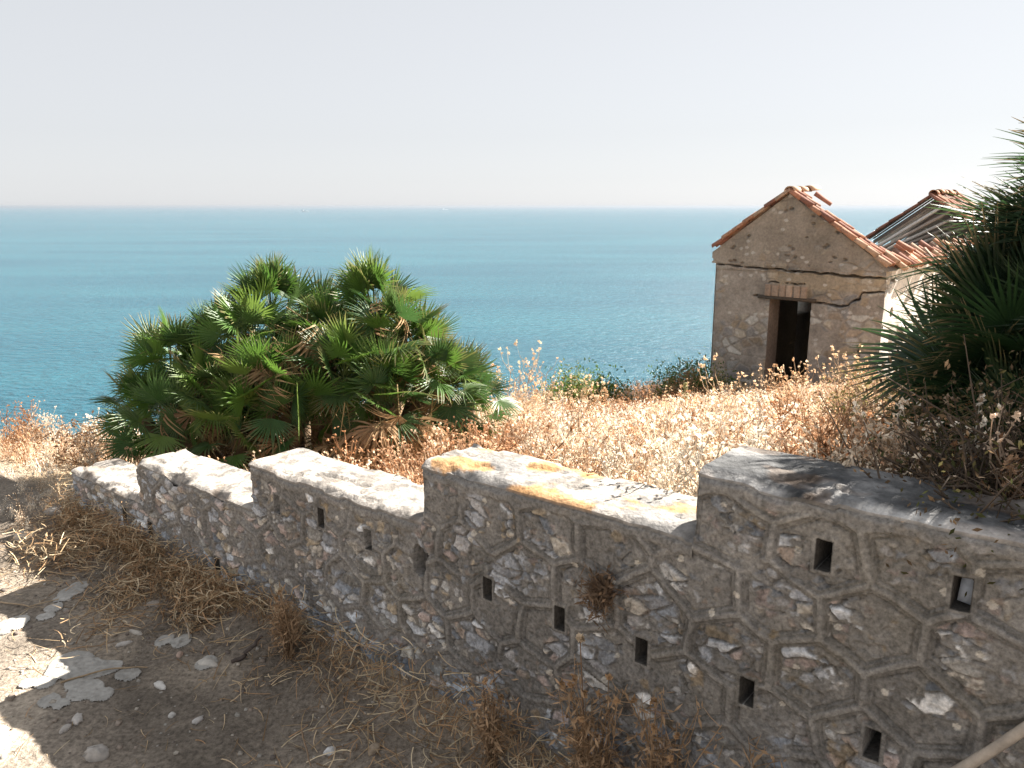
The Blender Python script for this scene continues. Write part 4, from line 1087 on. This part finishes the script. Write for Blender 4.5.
# stone wedged in a weep hole
V = np.array([(-.02, 0, -.045), (.02, 0, -.05), (.022, .05, -.045), (-.018, .05, -.05), (-.015, .01, .04), (.016, .004, .048), (.02, .05, .045), (-.02, .05, .04)])
o = mk('stone', V, BOXQ, M_STONE, None, np.tile(np.array([.33, .37, .44]), (8, 1)), False)
o.location = (*tq(.293, .03), .745); o.rotation_euler = (0, 0, -TH); tag(o, 'bluish stone wedged in a weep hole of the highest wall step', 'stone')

# ------------------------------------------------------------------ ships far out
def ship(px, Y, L, label):
    X = (px - 512) / 804. * Y * .976
    root = thing('ship', label, 'ship', (X, Y, -60), R(4))
    mb = MB(); h = L * .07
    mb.add([(-L * .5, -L * .07, h), (L * .42, -L * .07, h), (L * .42, L * .07, h), (-L * .5, L * .07, h), (-L * .47, -L * .05, -2), (L * .38, -L * .05, -2), (L * .38, L * .05, -2), (-L * .47, L * .05, -2)], [q[::-1] for q in BOXQ], (.7, .7, .7))
    mb.add([(L * .42, -L * .07, h), (L * .55, -.5, h * 1.3), (L * .55, .5, h * 1.3), (L * .42, L * .07, h), (L * .38, -L * .05, -2), (L * .46, -.5, -2), (L * .46, .5, -2), (L * .38, L * .05, -2)], [q[::-1] for q in BOXQ], (.7, .7, .7))
    mb.build('hull', M_PAINT, root, False)
    mb = MB(); mb.box((-L * .42, -L * .05, h), (-L * .2, L * .05, h * 2.6), (.8, .8, .8)); mb.box((-L * .36, -L * .02, h * 2.6), (-L * .3, L * .02, h * 3.4), (.7, .7, .7))
    mb.build('superstructure', M_PAINT, root, False)
ship(305, 9500, 80, 'tiny white ship on the horizon above the palm')
ship(445, 14000, 90, 'faint distant ship on the horizon right of the palm')

# ------------------------------------------------------------------ air
hm = bpy.data.materials.new('hazy air'); hm.use_nodes = True; nt = hm.node_tree
nt.nodes.remove(nt.nodes['Principled BSDF'])
pv = nt.nodes.new('ShaderNodeVolumePrincipled'); pv.inputs['Density'].default_value = 5.5e-5; pv.inputs['Color'].default_value = (.30, .318, .355, 1); pv.inputs['Anisotropy'].default_value = .2
nt.links.new(pv.outputs[0], nt.nodes['Material Output'].inputs['Volume'])
mb = MB(); mb.box((-62000, -3000, -62), (62000, 60000, 7), (1, 1, 1))
structure(mb.build('haze', hm, None, False), 'stuff')

# ------------------------------------------------------------------ light and camera
w = bpy.data.worlds.new('World'); scene.world = w; w.use_nodes = True; nt = w.node_tree
bg = nt.nodes['Background']
sky = nt.nodes.new('ShaderNodeTexSky'); sky.sky_type = 'NISHITA'; sky.sun_disc = False
sky.sun_elevation = SUN_EL; sky.sun_rotation = SUN_AZ; sky.air_density = 1.0; sky.dust_density = .5; sky.ozone_density = 1.0; sky.altitude = 60
hs = nt.nodes.new('ShaderNodeHueSaturation'); hs.inputs['Saturation'].default_value = .28; hs.inputs['Value'].default_value = .72
mx = nt.nodes.new('ShaderNodeMix'); mx.data_type = 'RGBA'; mx.inputs['Factor'].default_value = .74
# thin even veil of high haze
nt.links.new(sky.outputs[0], hs.inputs['Color']); nt.links.new(hs.outputs[0], [i for i in mx.inputs if i.type == 'RGBA'][0])
[i for i in mx.inputs if i.type == 'RGBA'][1].default_value = (3.52, 3.62, 3.78, 1)
nt.links.new([o for o in mx.outputs if o.type == 'RGBA'][0], bg.inputs['Color'])
bg.inputs['Strength'].default_value = .05
sl = bpy.data.lights.new('Sun', 'SUN'); sl.energy = 5; sl.angle = R(.5); sl.color = (1, .945, .86)
so = bpy.data.objects.new('Sun', sl); COL.objects.link(so); so.rotation_euler = SUNV.to_track_quat('Z', 'Y').to_euler()
cam = bpy.data.cameras.new('Camera'); co = bpy.data.objects.new('Camera', cam); COL.objects.link(co)
co.location = (0, 0, EYE); co.rotation_euler = (R(90) - PITCH, 0, 0)
cam.sensor_width = 36; cam.lens = 36 * 804 / 1024.; cam.clip_start = .05; cam.clip_end = 120000
scene.camera = co
vs = scene.view_settings; vs.view_transform = 'Standard'; vs.look = 'None'; vs.gamma = 1; vs.exposure = 2.1
scene.render.engine = 'CYCLES'
cy = scene.cycles
cy.use_denoising = True
cy.max_bounces = 6; cy.diffuse_bounces = 3; cy.glossy_bounces = 3; cy.transmission_bounces = 3; cy.volume_bounces = 1; cy.transparent_max_bounces = 8
